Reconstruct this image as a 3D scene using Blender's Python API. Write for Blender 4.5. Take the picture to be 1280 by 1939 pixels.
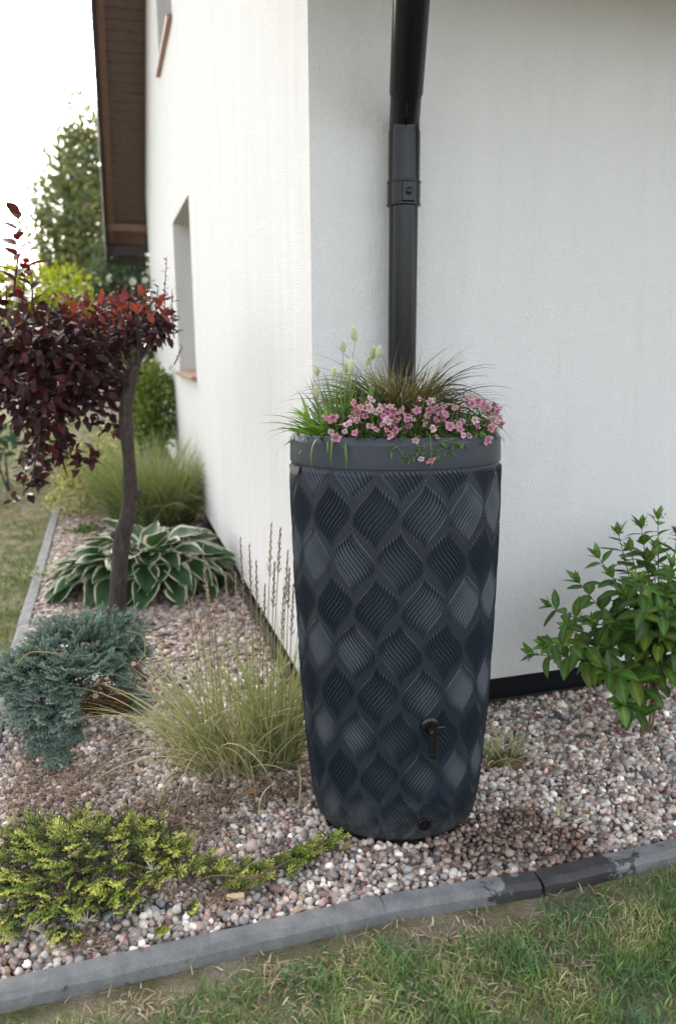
import bpy, math, random
import numpy as np
from mathutils import Vector, Matrix, noise
random.seed(7); rng = np.random.default_rng(11)
for o in list(bpy.data.objects): bpy.data.objects.remove(o)
S = bpy.context.scene
COL = S.collection
R = math.radians

# ------------------------------------------------------------------ camera
H = 1.5; FPX = 1456.0; PITCH = R(12.356); ROLL = R(-0.385); THETA = R(16.354)
fwd = Vector((0, math.cos(PITCH), -math.sin(PITCH))); up0 = Vector((0, math.sin(PITCH), math.cos(PITCH))); rt0 = Vector((1, 0, 0))
rt = math.cos(ROLL)*rt0 + math.sin(ROLL)*up0; up = -math.sin(ROLL)*rt0 + math.cos(ROLL)*up0
cd = bpy.data.cameras.new('camera'); cam = bpy.data.objects.new('camera', cd); COL.objects.link(cam)
cd.sensor_fit = 'HORIZONTAL'; cd.sensor_width = 36; cd.lens = FPX/1280*36; cd.clip_start = 0.05; cd.clip_end = 500
m = Matrix.Identity(4)
for i in range(3): m[i][0], m[i][1], m[i][2] = rt[i], up[i], -fwd[i]
m[2][3] = H
cam.matrix_world = m; S.camera = cam
cd.dof.use_dof = True; cd.dof.focus_distance = 2.35; cd.dof.aperture_fstop = 3.1; cd.dof.aperture_blades = 0

# ------------------------------------------------------------------ sky, sun, exposure
SUN = Vector((-0.26, 0.82, 0.51)).normalized()
W_ = bpy.data.worlds.new('World'); S.world = W_; W_.use_nodes = True
wn = W_.node_tree.nodes; wl = W_.node_tree.links
bg = wn['Background']; sky = wn.new('ShaderNodeTexSky'); sky.sky_type = 'NISHITA'; sky.sun_disc = False
sky.sun_elevation = math.asin(SUN.z); sky.sun_rotation = math.atan2(SUN.x, SUN.y) % (2*math.pi)
sky.air_density = 1.0; sky.dust_density = 2.0; sky.ozone_density = 1.0
hs = wn.new('ShaderNodeHueSaturation'); hs.inputs['Saturation'].default_value = 0.34
wt = wn.new('ShaderNodeVectorMath'); wt.operation = 'MULTIPLY'; wt.inputs[1].default_value = (1.025, 1.0, 0.965)
wl.new(sky.outputs[0], hs.inputs['Color']); wl.new(hs.outputs[0], wt.inputs[0]); wl.new(wt.outputs[0], bg.inputs['Color']); bg.inputs['Strength'].default_value = 0.15
sd = bpy.data.lights.new('sun', 'SUN'); sd.energy = 0.5; sd.angle = R(30); sd.color = (1, 0.93, 0.82)
so = bpy.data.objects.new('sun', sd); COL.objects.link(so); so.rotation_euler = SUN.to_track_quat('Z', 'Y').to_euler()
S.view_settings.view_transform = 'Standard'; S.view_settings.look = 'None'; S.view_settings.gamma = 1
S.view_settings.exposure = 2.02; S.view_settings.use_curve_mapping = False
S.render.engine = 'CYCLES'; S.cycles.use_denoising = True; S.cycles.use_adaptive_sampling = False; S.cycles.max_bounces = 6
S.cycles.sample_clamp_indirect = 6

# ------------------------------------------------------------------ geometry helpers
O = Vector((0, 0, H))
def ray(px, py): return fwd + rt*((px-640)/FPX) - up*((py-969.5)/FPX)
def G(px, py, z=0.0):
    d = ray(px, py); return O + d*((z-H)/d.z)
def P(px, py, Y):
    d = ray(px, py); return O + d*(Y/d.y)
uL = Vector((-math.sin(THETA), math.cos(THETA), 0)); uR = Vector((math.cos(THETA), math.sin(THETA), 0)); nR = -uL; nL = -uR
C0 = G(600, 1332, 0.1); C0.z = 0
def wallp(s, z, off=0.0, r=0.0): return C0 + uL*s - uR*off + Vector((0, 0, z))          # gable wall: along s, outwards off
def frontp(r, z, off=0.0): return C0 + uR*r - uL*off + Vector((0, 0, z))                  # front wall
def onfront(px, py, off=0.0):
    d = ray(px, py); p = C0 - uL*off; return O + d*((p-O).dot(uL)/d.dot(uL))

def setp(o, label=None, cat=None, group=None, kind=None):
    if label: o['label'] = label
    if cat: o['category'] = cat
    if group: o['group'] = group
    if kind: o['kind'] = kind
    return o
def empty(name, loc, label, cat, group=None):
    o = bpy.data.objects.new(name, None); COL.objects.link(o); o.location = loc; o.empty_display_size = 0.05
    return setp(o, label, cat, group)
def link(name, me, parent=None, M=None):
    o = bpy.data.objects.new(name, me); COL.objects.link(o)
    M = M if M is not None else Matrix.Identity(4)
    if parent is not None:
        o.parent = parent
        base = Vector(parent.location); q = parent.parent
        while q is not None: base += Vector(q.location); q = q.parent
        M = Matrix.Translation(-base) @ M
    o.matrix_basis = M
    return o
def mesh_np(name, V, F, mat, col=None, smooth=True, attrs=None):
    V = np.asarray(V, dtype=np.float32); F = np.asarray(F, dtype=np.int32); k = F.shape[1]
    me = bpy.data.meshes.new(name)
    me.vertices.add(len(V)); me.vertices.foreach_set('co', V.ravel())
    me.loops.add(F.size); me.loops.foreach_set('vertex_index', F.ravel())
    me.polygons.add(len(F)); me.polygons.foreach_set('loop_start', np.arange(0, F.size, k, dtype=np.int32))
    me.polygons.foreach_set('loop_total', np.full(len(F), k, dtype=np.int32))
    if smooth: me.polygons.foreach_set('use_smooth', np.ones(len(F), dtype=bool))
    me.update(calc_edges=True)
    if col is not None:
        a = me.color_attributes.new('Col', 'FLOAT_COLOR', 'POINT')
        c = np.ones((len(V), 4), dtype=np.float32); c[:, :3] = col; a.data.foreach_set('color', c.ravel())
    for n, arr in (attrs or {}).items():
        a = me.attributes.new(n, 'FLOAT', 'POINT'); a.data.foreach_set('value', np.asarray(arr, dtype=np.float32))
    me.materials.append(mat)
    return me
class MB:
    def __init__(s): s.v = []; s.f = []; s.c = []
    def add(s, vs, fs, col=(1, 1, 1)):
        n = len(s.v); s.v += [tuple(v) for v in vs]; s.f += [tuple(i+n for i in f) for f in fs]
        if isinstance(col, list): s.c += col
        else: s.c += [col]*len(vs)
        return s
    def hexa(s, p, col=(1, 1, 1)):                                                     # 8 points: bottom 4 then top 4
        return s.add(p, [(3, 2, 1, 0), (4, 5, 6, 7), (0, 1, 5, 4), (1, 2, 6, 5), (2, 3, 7, 6), (3, 0, 4, 7)], col)
    def box(s, c, ax, ay, az, col=(1, 1, 1)):                                          # centre and three half-axis vectors
        c = Vector(c); q = []
        for z in (-1, 1):
            for x, y in ((-1, -1), (1, -1), (1, 1), (-1, 1)): q.append(c+ax*x+ay*y+az*z)
        return s.hexa(q, col)
    def tube(s, pts, rad, n=10, col=(1, 1, 1), cap=True):
        pts = [Vector(p) for p in pts]; k = len(pts)
        if not hasattr(rad, '__len__'): rad = [rad]*k
        t = (pts[1]-pts[0]).normalized(); a = t.orthogonal().normalized(); vs = []; fs = []
        cols = []
        for i in range(k):
            if i == 0: d = pts[1]-pts[0]
            elif i == k-1: d = pts[-1]-pts[-2]
            else: d = (pts[i+1]-pts[i]).normalized()+(pts[i]-pts[i-1]).normalized()
            d.normalize(); a = (a-d*a.dot(d)).normalized(); b = d.cross(a)
            for j in range(n):
                w = 2*math.pi*j/n; vs.append(pts[i]+(a*math.cos(w)+b*math.sin(w))*rad[i])
            cols += [col[i] if isinstance(col, list) else col]*n
        for i in range(k-1):
            for j in range(n): fs.append((i*n+j, i*n+(j+1) % n, (i+1)*n+(j+1) % n, (i+1)*n+j))
        if cap: fs.append(tuple(range(n-1, -1, -1))); fs.append(tuple(range((k-1)*n, k*n)))
        return s.add(vs, fs, cols)
    def mesh(s, name, mat, smooth=False, bevel=None):
        me = bpy.data.meshes.new(name); me.from_pydata(s.v, [], s.f); me.update()
        a = me.color_attributes.new('Col', 'FLOAT_COLOR', 'POINT')
        a.data.foreach_set('color', np.array([(c[0], c[1], c[2], 1) for c in s.c], dtype=np.float32).ravel())
        if smooth:
            me.polygons.foreach_set('use_smooth', np.ones(len(me.polygons), dtype=bool))
            if smooth == 'auto': me.set_sharp_from_angle(angle=R(40))
            if smooth == 'crisp': me.set_sharp_from_angle(angle=R(18))
        me.materials.append(mat)
        return me
    def build(s, name, mat, parent=None, smooth=False, bevel=0):
        o = link(name, s.mesh(name, mat, smooth), parent)
        if bevel:
            b = o.modifiers.new('bevel', 'BEVEL'); b.width = bevel; b.segments = 2; b.limit_method = 'ANGLE'; b.angle_limit = R(40)
        return o
def basis(p, d, n, s=1.0):
    d = Vector(d).normalized(); x = d.cross(Vector(n))
    if x.length < 1e-4: x = d.orthogonal()
    x.normalize(); z = x.cross(d)
    M = Matrix.Identity(4); s3 = s if hasattr(s, '__len__') else (s, s, s)
    for i in range(3): M[i][0], M[i][1], M[i][2], M[i][3] = x[i]*s3[0], d[i]*s3[1], z[i]*s3[2], p[i]
    return M
def rv(a=1.0): return Vector((random.gauss(0, a), random.gauss(0, a), random.gauss(0, a)))
U = random.uniform

# ------------------------------------------------------------------ materials
def newmat(name):
    mt = bpy.data.materials.new(name); mt.use_nodes = True
    return mt, mt.node_tree.nodes, mt.node_tree.links, mt.node_tree.nodes['Principled BSDF']
def N(nodes, t, **kw):
    n = nodes.new('ShaderNode'+t)
    for k, v in kw.items():
        if k in n.inputs: n.inputs[k].default_value = v
        else: setattr(n, k, v)
    return n
def ramp(nodes, stops):
    r = nodes.new('ShaderNodeValToRGB'); e = r.color_ramp.elements
    while len(e) < len(stops): e.new(0.5)
    for i, (p, c) in enumerate(stops): e[i].position = p; e[i].color = (*c, 1)
    return r
def mixc(nodes, links, mode, fac, a, b):
    n = nodes.new('ShaderNodeMix'); n.data_type = 'RGBA'; n.blend_type = mode
    for sock, v in ((n.inputs[0], fac), (n.inputs[6], a), (n.inputs[7], b)):
        if hasattr(v, 'links') or isinstance(v, bpy.types.NodeSocket): links.new(v, sock)
        elif hasattr(v, '__len__'): sock.default_value = (*v, 1)
        else: sock.default_value = v
    return n.outputs[2]
def plain(name, col, rough=0.6, bump=0, bscale=60, var=0.0, vscale=8, spec=0.5, metal=0.0, stretch=None):
    mt, n, l, b = newmat(name); b.inputs['Roughness'].default_value = rough; b.inputs['Specular IOR Level'].default_value = spec
    b.inputs['Metallic'].default_value = metal
    g = N(n, 'NewGeometry')
    vec = g.outputs['Position']
    if stretch:
        mp = N(n, 'Mapping'); mp.inputs['Scale'].default_value = stretch; l.new(vec, mp.inputs['Vector']); vec = mp.outputs[0]
    if var:
        t = N(n, 'TexNoise', Scale=vscale, Detail=6.0, Roughness=0.6); l.new(vec, t.inputs['Vector'])
        r = ramp(n, [(0.3, tuple(c*(1-var) for c in col)), (0.7, tuple(min(1, c*(1+var)) for c in col))])
        l.new(t.outputs['Fac'], r.inputs[0]); l.new(r.outputs[0], b.inputs['Base Color'])
    else: b.inputs['Base Color'].default_value = (*col, 1)
    if bump:
        t = N(n, 'TexNoise', Scale=bscale, Detail=8.0, Roughness=0.6); l.new(vec, t.inputs['Vector'])
        bp = N(n, 'Bump', Strength=bump, Distance=0.004); l.new(t.outputs['Fac'], bp.inputs['Height']); l.new(bp.outputs[0], b.inputs['Normal'])
    return mt
def vcol(name, rough=0.5, trans=0.0, rnd=0.25, spec=0.4, tint=(1, 1, 1), transtint=(1.2, 1.15, 0.6), noise_=0.0, nscale=60, bump=0.0, bscale=200):
    """colour from the Col attribute, varied per object, with leaf translucency"""
    mt, n, l, b = newmat(name); b.inputs['Roughness'].default_value = rough; b.inputs['Specular IOR Level'].default_value = spec
    a = N(n, 'Attribute', attribute_name='Col'); c = a.outputs['Color']
    if rnd:
        oi = N(n, 'ObjectInfo'); mr = N(n, 'MapRange'); mr.inputs[3].default_value = 1-rnd; mr.inputs[4].default_value = 1+rnd
        l.new(oi.outputs['Random'], mr.inputs[0])
        vm = N(n, 'VectorMath', operation='SCALE'); l.new(c, vm.inputs[0]); l.new(mr.outputs[0], vm.inputs['Scale']); c = vm.outputs[0]
    if noise_:
        g = N(n, 'NewGeometry'); t = N(n, 'TexNoise', Scale=nscale, Detail=4.0); l.new(g.outputs['Position'], t.inputs['Vector'])
        mr = N(n, 'MapRange'); mr.inputs[1].default_value = 0.3; mr.inputs[2].default_value = 0.7; mr.inputs[3].default_value = 1-noise_; mr.inputs[4].default_value = 1+noise_
        l.new(t.outputs['Fac'], mr.inputs[0]); vm = N(n, 'VectorMath', operation='SCALE'); l.new(c, vm.inputs[0]); l.new(mr.outputs[0], vm.inputs['Scale']); c = vm.outputs[0]
    l.new(c, b.inputs['Base Color'])
    if bump:
        g = N(n, 'NewGeometry'); t = N(n, 'TexNoise', Scale=bscale, Detail=5.0); l.new(g.outputs['Position'], t.inputs['Vector'])
        bp = N(n, 'Bump', Strength=bump, Distance=0.003); l.new(t.outputs['Fac'], bp.inputs['Height']); l.new(bp.outputs[0], b.inputs['Normal'])
    if trans:
        tr = N(n, 'BsdfTranslucent'); vm = N(n, 'VectorMath', operation='MULTIPLY'); vm.inputs[1].default_value = transtint; l.new(c, vm.inputs[0]); l.new(vm.outputs[0], tr.inputs['Color'])
        mx = N(n, 'MixShader'); mx.inputs[0].default_value = trans; l.new(b.outputs[0], mx.inputs[1]); l.new(tr.outputs[0], mx.inputs[2])
        l.new(mx.outputs[0], n['Material Output'].inputs['Surface'])
    return mt
def stucco(name, streak):
    mt, n, l, b = newmat(name); b.inputs['Roughness'].default_value = 0.9; b.inputs['Specular IOR Level'].default_value = 0.15
    g = N(n, 'NewGeometry')
    mp = N(n, 'Mapping'); mp.inputs['Scale'].default_value = (8, 8, 0.7); l.new(g.outputs['Position'], mp.inputs['Vector'])
    t1 = N(n, 'TexNoise', Scale=1.0, Detail=9.0, Roughness=0.72); l.new(mp.outputs[0], t1.inputs['Vector'])
    r1 = ramp(n, [(0.24, (0.66, 0.645, 0.615)), (0.42, (0.745, 0.74, 0.725)), (0.7, (0.79, 0.788, 0.775))]) if streak else ramp(n, [(0.28, (0.735, 0.74, 0.735)), (0.45, (0.775, 0.78, 0.775)), (0.7, (0.795, 0.80, 0.795))])
    l.new(t1.outputs['Fac'], r1.inputs[0])
    # faint splash dirt low on the render
    sp = N(n, 'SeparateXYZ'); l.new(g.outputs['Position'], sp.inputs[0]); t3 = N(n, 'TexNoise', Scale=9.0, Detail=5.0); l.new(g.outputs['Position'], t3.inputs['Vector'])
    ad = N(n, 'Math', operation='MULTIPLY_ADD'); l.new(t3.outputs['Fac'], ad.inputs[0]); ad.inputs[1].default_value = 0.35; l.new(sp.outputs['Z'], ad.inputs[2])
    mr = N(n, 'MapRange'); mr.inputs[1].default_value = 0.22; mr.inputs[2].default_value = 0.5; mr.inputs[3].default_value = 0.6; mr.inputs[4].default_value = 0.0
    l.new(ad.outputs[0], mr.inputs[0])
    c = mixc(n, l, 'MIX', mr.outputs[0], r1.outputs[0], (0.60, 0.58, 0.54)); l.new(c, b.inputs['Base Color'])
    t2 = N(n, 'TexNoise', Scale=150.0, Detail=4.0, Roughness=0.65); l.new(g.outputs['Position'], t2.inputs['Vector'])
    t4 = N(n, 'TexVoronoi', Scale=210.0); l.new(g.outputs['Position'], t4.inputs['Vector'])
    am = N(n, 'Math', operation='ADD'); l.new(t2.outputs['Fac'], am.inputs[0]); l.new(t4.outputs['Distance'], am.inputs[1])
    t7 = N(n, 'TexNoise', Scale=26.0, Detail=5.0, Roughness=.6); l.new(g.outputs['Position'], t7.inputs['Vector']); am2 = N(n, 'Math', operation='MULTIPLY_ADD'); l.new(t7.outputs['Fac'], am2.inputs[0]); am2.inputs[1].default_value = 1.6; l.new(am.outputs[0], am2.inputs[2])
    bp = N(n, 'Bump', Strength=0.75, Distance=0.0045); l.new(am2.outputs[0], bp.inputs['Height']); l.new(bp.outputs[0], b.inputs['Normal'])
    return mt
M_wallL = stucco('stucco_gable', True); M_wallR = stucco('stucco_front', False)
M_plinth = plain('bitumen_plinth', (0.005, 0.006, 0.009), 0.6, bump=0.3, bscale=80, spec=.2)
M_soffit = plain('brown_board', (0.125, 0.078, 0.068), 0.6, bump=0.3, bscale=40, var=0.3, vscale=6, stretch=(2, 2, 14))
M_fascia = plain('dark_fascia', (0.035, 0.022, 0.022), 0.5, var=0.2)
M_batten = plain('light_batten', (0.20, 0.115, 0.075), 0.6, var=0.15)
M_roof = plain('roof_tile', (0.05, 0.04, 0.04), 0.6, bump=0.4)
M_sill = plain('sill_tile', (0.33, 0.17, 0.09), 0.45, var=0.15)
M_frame = plain('window_frame', (0.75, 0.75, 0.75), 0.3)
M_glass = plain('window_glass', (0.02, 0.025, 0.03), 0.05)
M_blackpipe = plain('black_pipe_plastic', (0.008, 0.009, 0.012), 0.24, var=0.15, vscale=30, spec=.28)
M_soil = plain('soil', (0.045, 0.032, 0.024), 0.95, bump=1.0, bscale=120, var=0.35, vscale=40)
M_bark = plain('bark', (0.046, 0.035, 0.029), 0.85, bump=1.0, bscale=110, var=0.6, vscale=60, stretch=(1, 1, 0.35))
M_twig = plain('twig', (0.055, 0.03, 0.025), 0.8, var=0.2, vscale=40)
M_stem = vcol('stem', 0.7, 0, 0.15)
M_leaf = vcol('leaf', 0.45, 0.30, 0.25, spec=0.4, noise_=0.15, nscale=40)
M_leafm = vcol('leaf_mass', 0.5, 0.30, 0.0, spec=0.35)
M_blade = vcol('grass_blade', 0.55, 0.25, 0.0, spec=0.3)
M_plum = vcol('plum_leaf', 0.48, 0.22, 0.3, spec=0.28, transtint=(2.2, 0.9, 0.6), noise_=0.2, nscale=50)
M_petal = vcol('petal', 0.6, 0.3, 0.12, spec=0.2, transtint=(1, 0.95, 0.95))
M_needle = vcol('juniper_needle', 0.55, 0.12, 0.28, spec=0.3, transtint=(1, 1.1, 0.7))
M_stone = vcol('pebble', 0.62, 0, 0, spec=0.4, noise_=0.22, nscale=170, bump=0.15, bscale=400)
M_patchstone = vcol('dark_smooth_pebble', 0.22, 0, 0, spec=0.5, noise_=0.2, nscale=170)
M_dry = vcol('dry_plant', 0.8, 0.1, 0.15, spec=0.15)

# ------------------------------------------------------------------ outline of the bed
KI = [G(-330, 1936), G(0, 1862), G(718, 1700), G(1010, 1652), G(1280, 1592), G(1640, 1512)]       # inner edge of front kerb stones
LI = [G(118, 955), G(103, 1010), G(82, 1090), G(57, 1183), G(34, 1268), G(13, 1357), G(-22, 1500), G(-90, 1740)]  # inner edge of side kerb stones
K2 = np.array([(p.x, p.y) for p in KI]); L2 = np.array([(p.x, p.y) for p in LI])
def kerb_y(x): return np.interp(x, K2[:, 0], K2[:, 1])
def kerb_x(y): return np.interp(y, L2[::-1, 1], L2[::-1, 0])
wdx, wdy = uL.x, uL.y
def in_bed(x, y, m=0.0):
    q = (x-C0.x)*uL.x+(y-C0.y)*uL.y; r = (x-C0.x)*uR.x+(y-C0.y)*uR.y
    behind = (q > -0.03+m) & (r > -0.03+m)
    return (y > kerb_y(x)+m) & (x > kerb_x(y)+m) & ~behind
BC = Vector((0.169, 2.238, 0)); BA, BB = 0.31, 0.67                                   # barrel centre, half width, depth ratio

# ------------------------------------------------------------------ ground
gv = []; 
def sheet(name, pts, z, mat, label, cat):
    mb = MB(); mb.add([(p[0], p[1], z) for p in pts], [tuple(range(len(pts)))]); o = mb.build(name, mat); setp(o, label, cat, kind='structure'); return o
def lawnmat():
    mt, n, l, b = newmat('lawn_soil'); b.inputs['Roughness'].default_value = 0.95; b.inputs['Specular IOR Level'].default_value = 0.1
    g = N(n, 'NewGeometry'); t = N(n, 'TexNoise', Scale=5.0, Detail=8.0, Roughness=0.65); l.new(g.outputs['Position'], t.inputs['Vector'])
    r = ramp(n, [(0.35, (0.13, 0.125, 0.06)), (0.5, (0.22, 0.19, 0.125)), (0.66, (0.32, 0.27, 0.205))]); l.new(t.outputs['Fac'], r.inputs[0])
    t2 = N(n, 'TexNoise', Scale=130.0, Detail=6.0); l.new(g.outputs['Position'], t2.inputs['Vector'])
    mr = N(n, 'MapRange'); mr.inputs[3].default_value = 0.55; mr.inputs[4].default_value = 1.4; l.new(t2.outputs['Fac'], mr.inputs[0])
    vm = N(n, 'VectorMath', operation='SCALE'); l.new(r.outputs[0], vm.inputs[0]); l.new(mr.outputs[0], vm.inputs['Scale']); l.new(vm.outputs[0], b.inputs['Base Color'])
    bp = N(n, 'Bump', Strength=0.9, Distance=0.012); l.new(t2.outputs['Fac'], bp.inputs['Height']); l.new(bp.outputs[0], b.inputs['Normal'])
    return mt
M_lawn = lawnmat()
ZL = -0.036
sheet('lawn_ground', [(-250, -60), (250, -60), (250, 300), (-250, 300)], ZL, M_lawn, 'dry patchy lawn soil stretching around the planted bed', 'lawn')
M_bed = plain('bed_soil', (0.085, 0.066, 0.055), 0.95, bump=1.0, bscale=150, var=0.35, vscale=60)
bp_ = [(p.x, p.y) for p in KI]+[(3.5, 4.2), (1.9, 8), (-2.0, 14)]+[(-3.4, 10)]+[(p.x, p.y) for p in LI]
sheet('bed_soil', bp_, -0.016, M_bed, 'brown soil under the pebbles of the planted bed', 'soil')

# ------------------------------------------------------------------ gravel
def pebble_proto(sub):
    if sub:                                                    # 26 vertices, 24 quads on a rounded cube
        import itertools
        idx = {}; vs = []; fs = []
        for c in itertools.product((-1, 0, 1), repeat=3):
            if c != (0, 0, 0): idx[c] = len(vs); v = Vector(c); vs.append(v.normalized()*(1.0 if abs(sum(map(abs, c))) < 3 else 1.02))
        for ax in range(3):
            for sg in (-1, 1):
                for a in (-1, 0):
                    for b in (-1, 0):
                        q = []
                        for da, db in ((0, 0), (1, 0), (1, 1), (0, 1)):
                            c = [0, 0, 0]; c[ax] = sg; c[(ax+1) % 3] = a+da; c[(ax+2) % 3] = b+db; q.append(idx[tuple(c)])
                        fs.append(q if sg > 0 else q[::-1])
        return np.array(vs), np.array(fs)
    vs = np.array([(1, 0, 0), (0, 1, 0), (-1, 0, 0), (0, -1, 0), (.55, .55, .75), (-.55, .55, .75), (-.55, -.55, .75), (.55, -.55, .75)], float)
    fs = np.array([(0, 1, 5, 4), (1, 2, 6, 5), (2, 3, 7, 6), (3, 0, 4, 7), (4, 5, 6, 7)])
    vs = np.array([(.9, .9, -.3), (-.9, .9, -.3), (-.9, -.9, -.3), (.9, -.9, -.3), (.6, .6, .7), (-.6, .6, .7), (-.6, -.6, .7), (.6, -.6, .7)], float)
    fs = np.array([(0, 1, 5, 4), (1, 2, 6, 5), (2, 3, 7, 6), (3, 0, 4, 7), (4, 5, 6, 7)])
    return vs, fs
PAL = np.array([(.56, .54, .51), (.42, .40, .385), (.34, .29, .275), (.46, .32, .285), (.25, .12, .11), (.23, .225, .235), (.50, .41, .34), (.64, .62, .59), (.09, .09, .097), (.38, .26, .17), (.26, .30, .345), (.50, .37, .345)])
PAL = PAL*.72+PAL.mean(1, keepdims=True)*.28*np.array([1.03, 1., .97]); PAL = PAL*np.array([1.05, .985, .92])
PW = np.array([.16, .15, .12, .10, .05, .10, .10, .09, .05, .03, .03, .06]); PW = PW/PW.sum()
def rand_rot(n):
    q = rng.normal(size=(n, 4)); q /= np.linalg.norm(q, axis=1)[:, None]; w, x, y, z = q.T
    return np.stack([np.stack([1-2*(y*y+z*z), 2*(x*y-z*w), 2*(x*z+y*w)], -1), np.stack([2*(x*y+z*w), 1-2*(x*x+z*z), 2*(y*z-x*w)], -1), np.stack([2*(x*z-y*w), 2*(y*z+x*w), 1-2*(x*x+y*y)], -1)], 1)
PATCHC = G(985, 1590)
def gravel(name, x0, x1, y0, y1, step, rad, sub, label, layers=(0, 1), cond=None):
    xs = []
    for L in layers:
        gx, gy = np.meshgrid(np.arange(x0, x1, step), np.arange(y0, y1, step*0.9)); gx = gx+(np.arange(gx.shape[0])[:, None] % 2)*step/2
        p = np.stack([gx.ravel(), gy.ravel()], 1)+rng.normal(0, step*0.28, (gx.size, 2))+L*step*0.4
        xs.append(np.c_[p, np.full(len(p), -0.011+0.008*L)])
    p = np.concatenate(xs); ok = in_bed(p[:, 0], p[:, 1], 0.006)
    e = ((p[:, 0]-BC.x)/0.225)**2+((p[:, 1]-BC.y)/(0.225*BB))**2; ok &= e > 1.0
    if cond is not None: ok &= cond(p[:, 0], p[:, 1])
    ra = np.abs(p[:, 0]/(p[:, 1]+1e-6)); ok &= (ra < 0.56)
    p = p[ok]; n = len(p)
    r = rad*np.exp(rng.normal(0, 0.24, n)); sc = np.stack([r*rng.uniform(1.0, 1.45, n), r*rng.uniform(.8, 1.1, n), r*rng.uniform(.55, .9, n)], 1)
    V, F = pebble_proto(sub); Rm = rand_rot(n)
    jit = 1+rng.normal(0, 0.13, (n, len(V), 1))
    A = V[None]*jit*sc[:, None, :]
    if sub: A = np.einsum('nij,nkj->nki', Rm, A)
    else:
        a = rng.uniform(0, 6.28, n); c, s = np.cos(a)[:, None], np.sin(a)[:, None]; A = np.stack([A[..., 0]*c-A[..., 1]*s, A[..., 0]*s+A[..., 1]*c, A[..., 2]], -1)
    pos = p.copy(); pos[:, 2] += rng.uniform(-.004, .005, n)
    A = A+pos[:, None, :]
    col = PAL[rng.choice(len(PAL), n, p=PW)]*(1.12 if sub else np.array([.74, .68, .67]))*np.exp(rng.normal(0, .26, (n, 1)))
    dw = np.hypot((p[:, 0]-PATCHC.x)*0.8, (p[:, 1]-PATCHC.y)*1.5)+rng.normal(0, .03, n)+0.05*np.sin(p[:, 0]*17+p[:, 1]*9)
    in_patch = dw < 0.21
    col[in_patch] *= np.array([0.42, 0.36, 0.33])  # pebbles in this patch are darker, the top ones smoother
    colv = np.repeat(col, len(V), 0)
    FF = (F[None]+(np.arange(n)*len(V))[:, None, None]).reshape(-1, 4)
    me = mesh_np(name, A.reshape(-1, 3), FF, M_stone, colv)
    if sub:
        me.materials.append(M_patchstone); me.polygons.foreach_set('material_index', np.repeat(in_patch.astype(np.int32), len(F)))
    o = link(name, me); setp(o, label, 'gravel', kind='stuff'); return o
gravel('gravel', -1.6, 2.2, 1.35, 3.45, 0.0192, 0.0102, True, 'mixed grey, white and pink pebbles covering the front of the bed', layers=(1,))
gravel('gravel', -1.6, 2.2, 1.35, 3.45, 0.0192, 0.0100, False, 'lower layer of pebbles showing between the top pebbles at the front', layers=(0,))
gravel('gravel', -3.2, 0.6, 3.40, 8.2, 0.026, 0.0125, False, 'smaller looking pinkish grey pebbles in the strip along the gable wall', cond=lambda x, y: y > 3.45)

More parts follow.
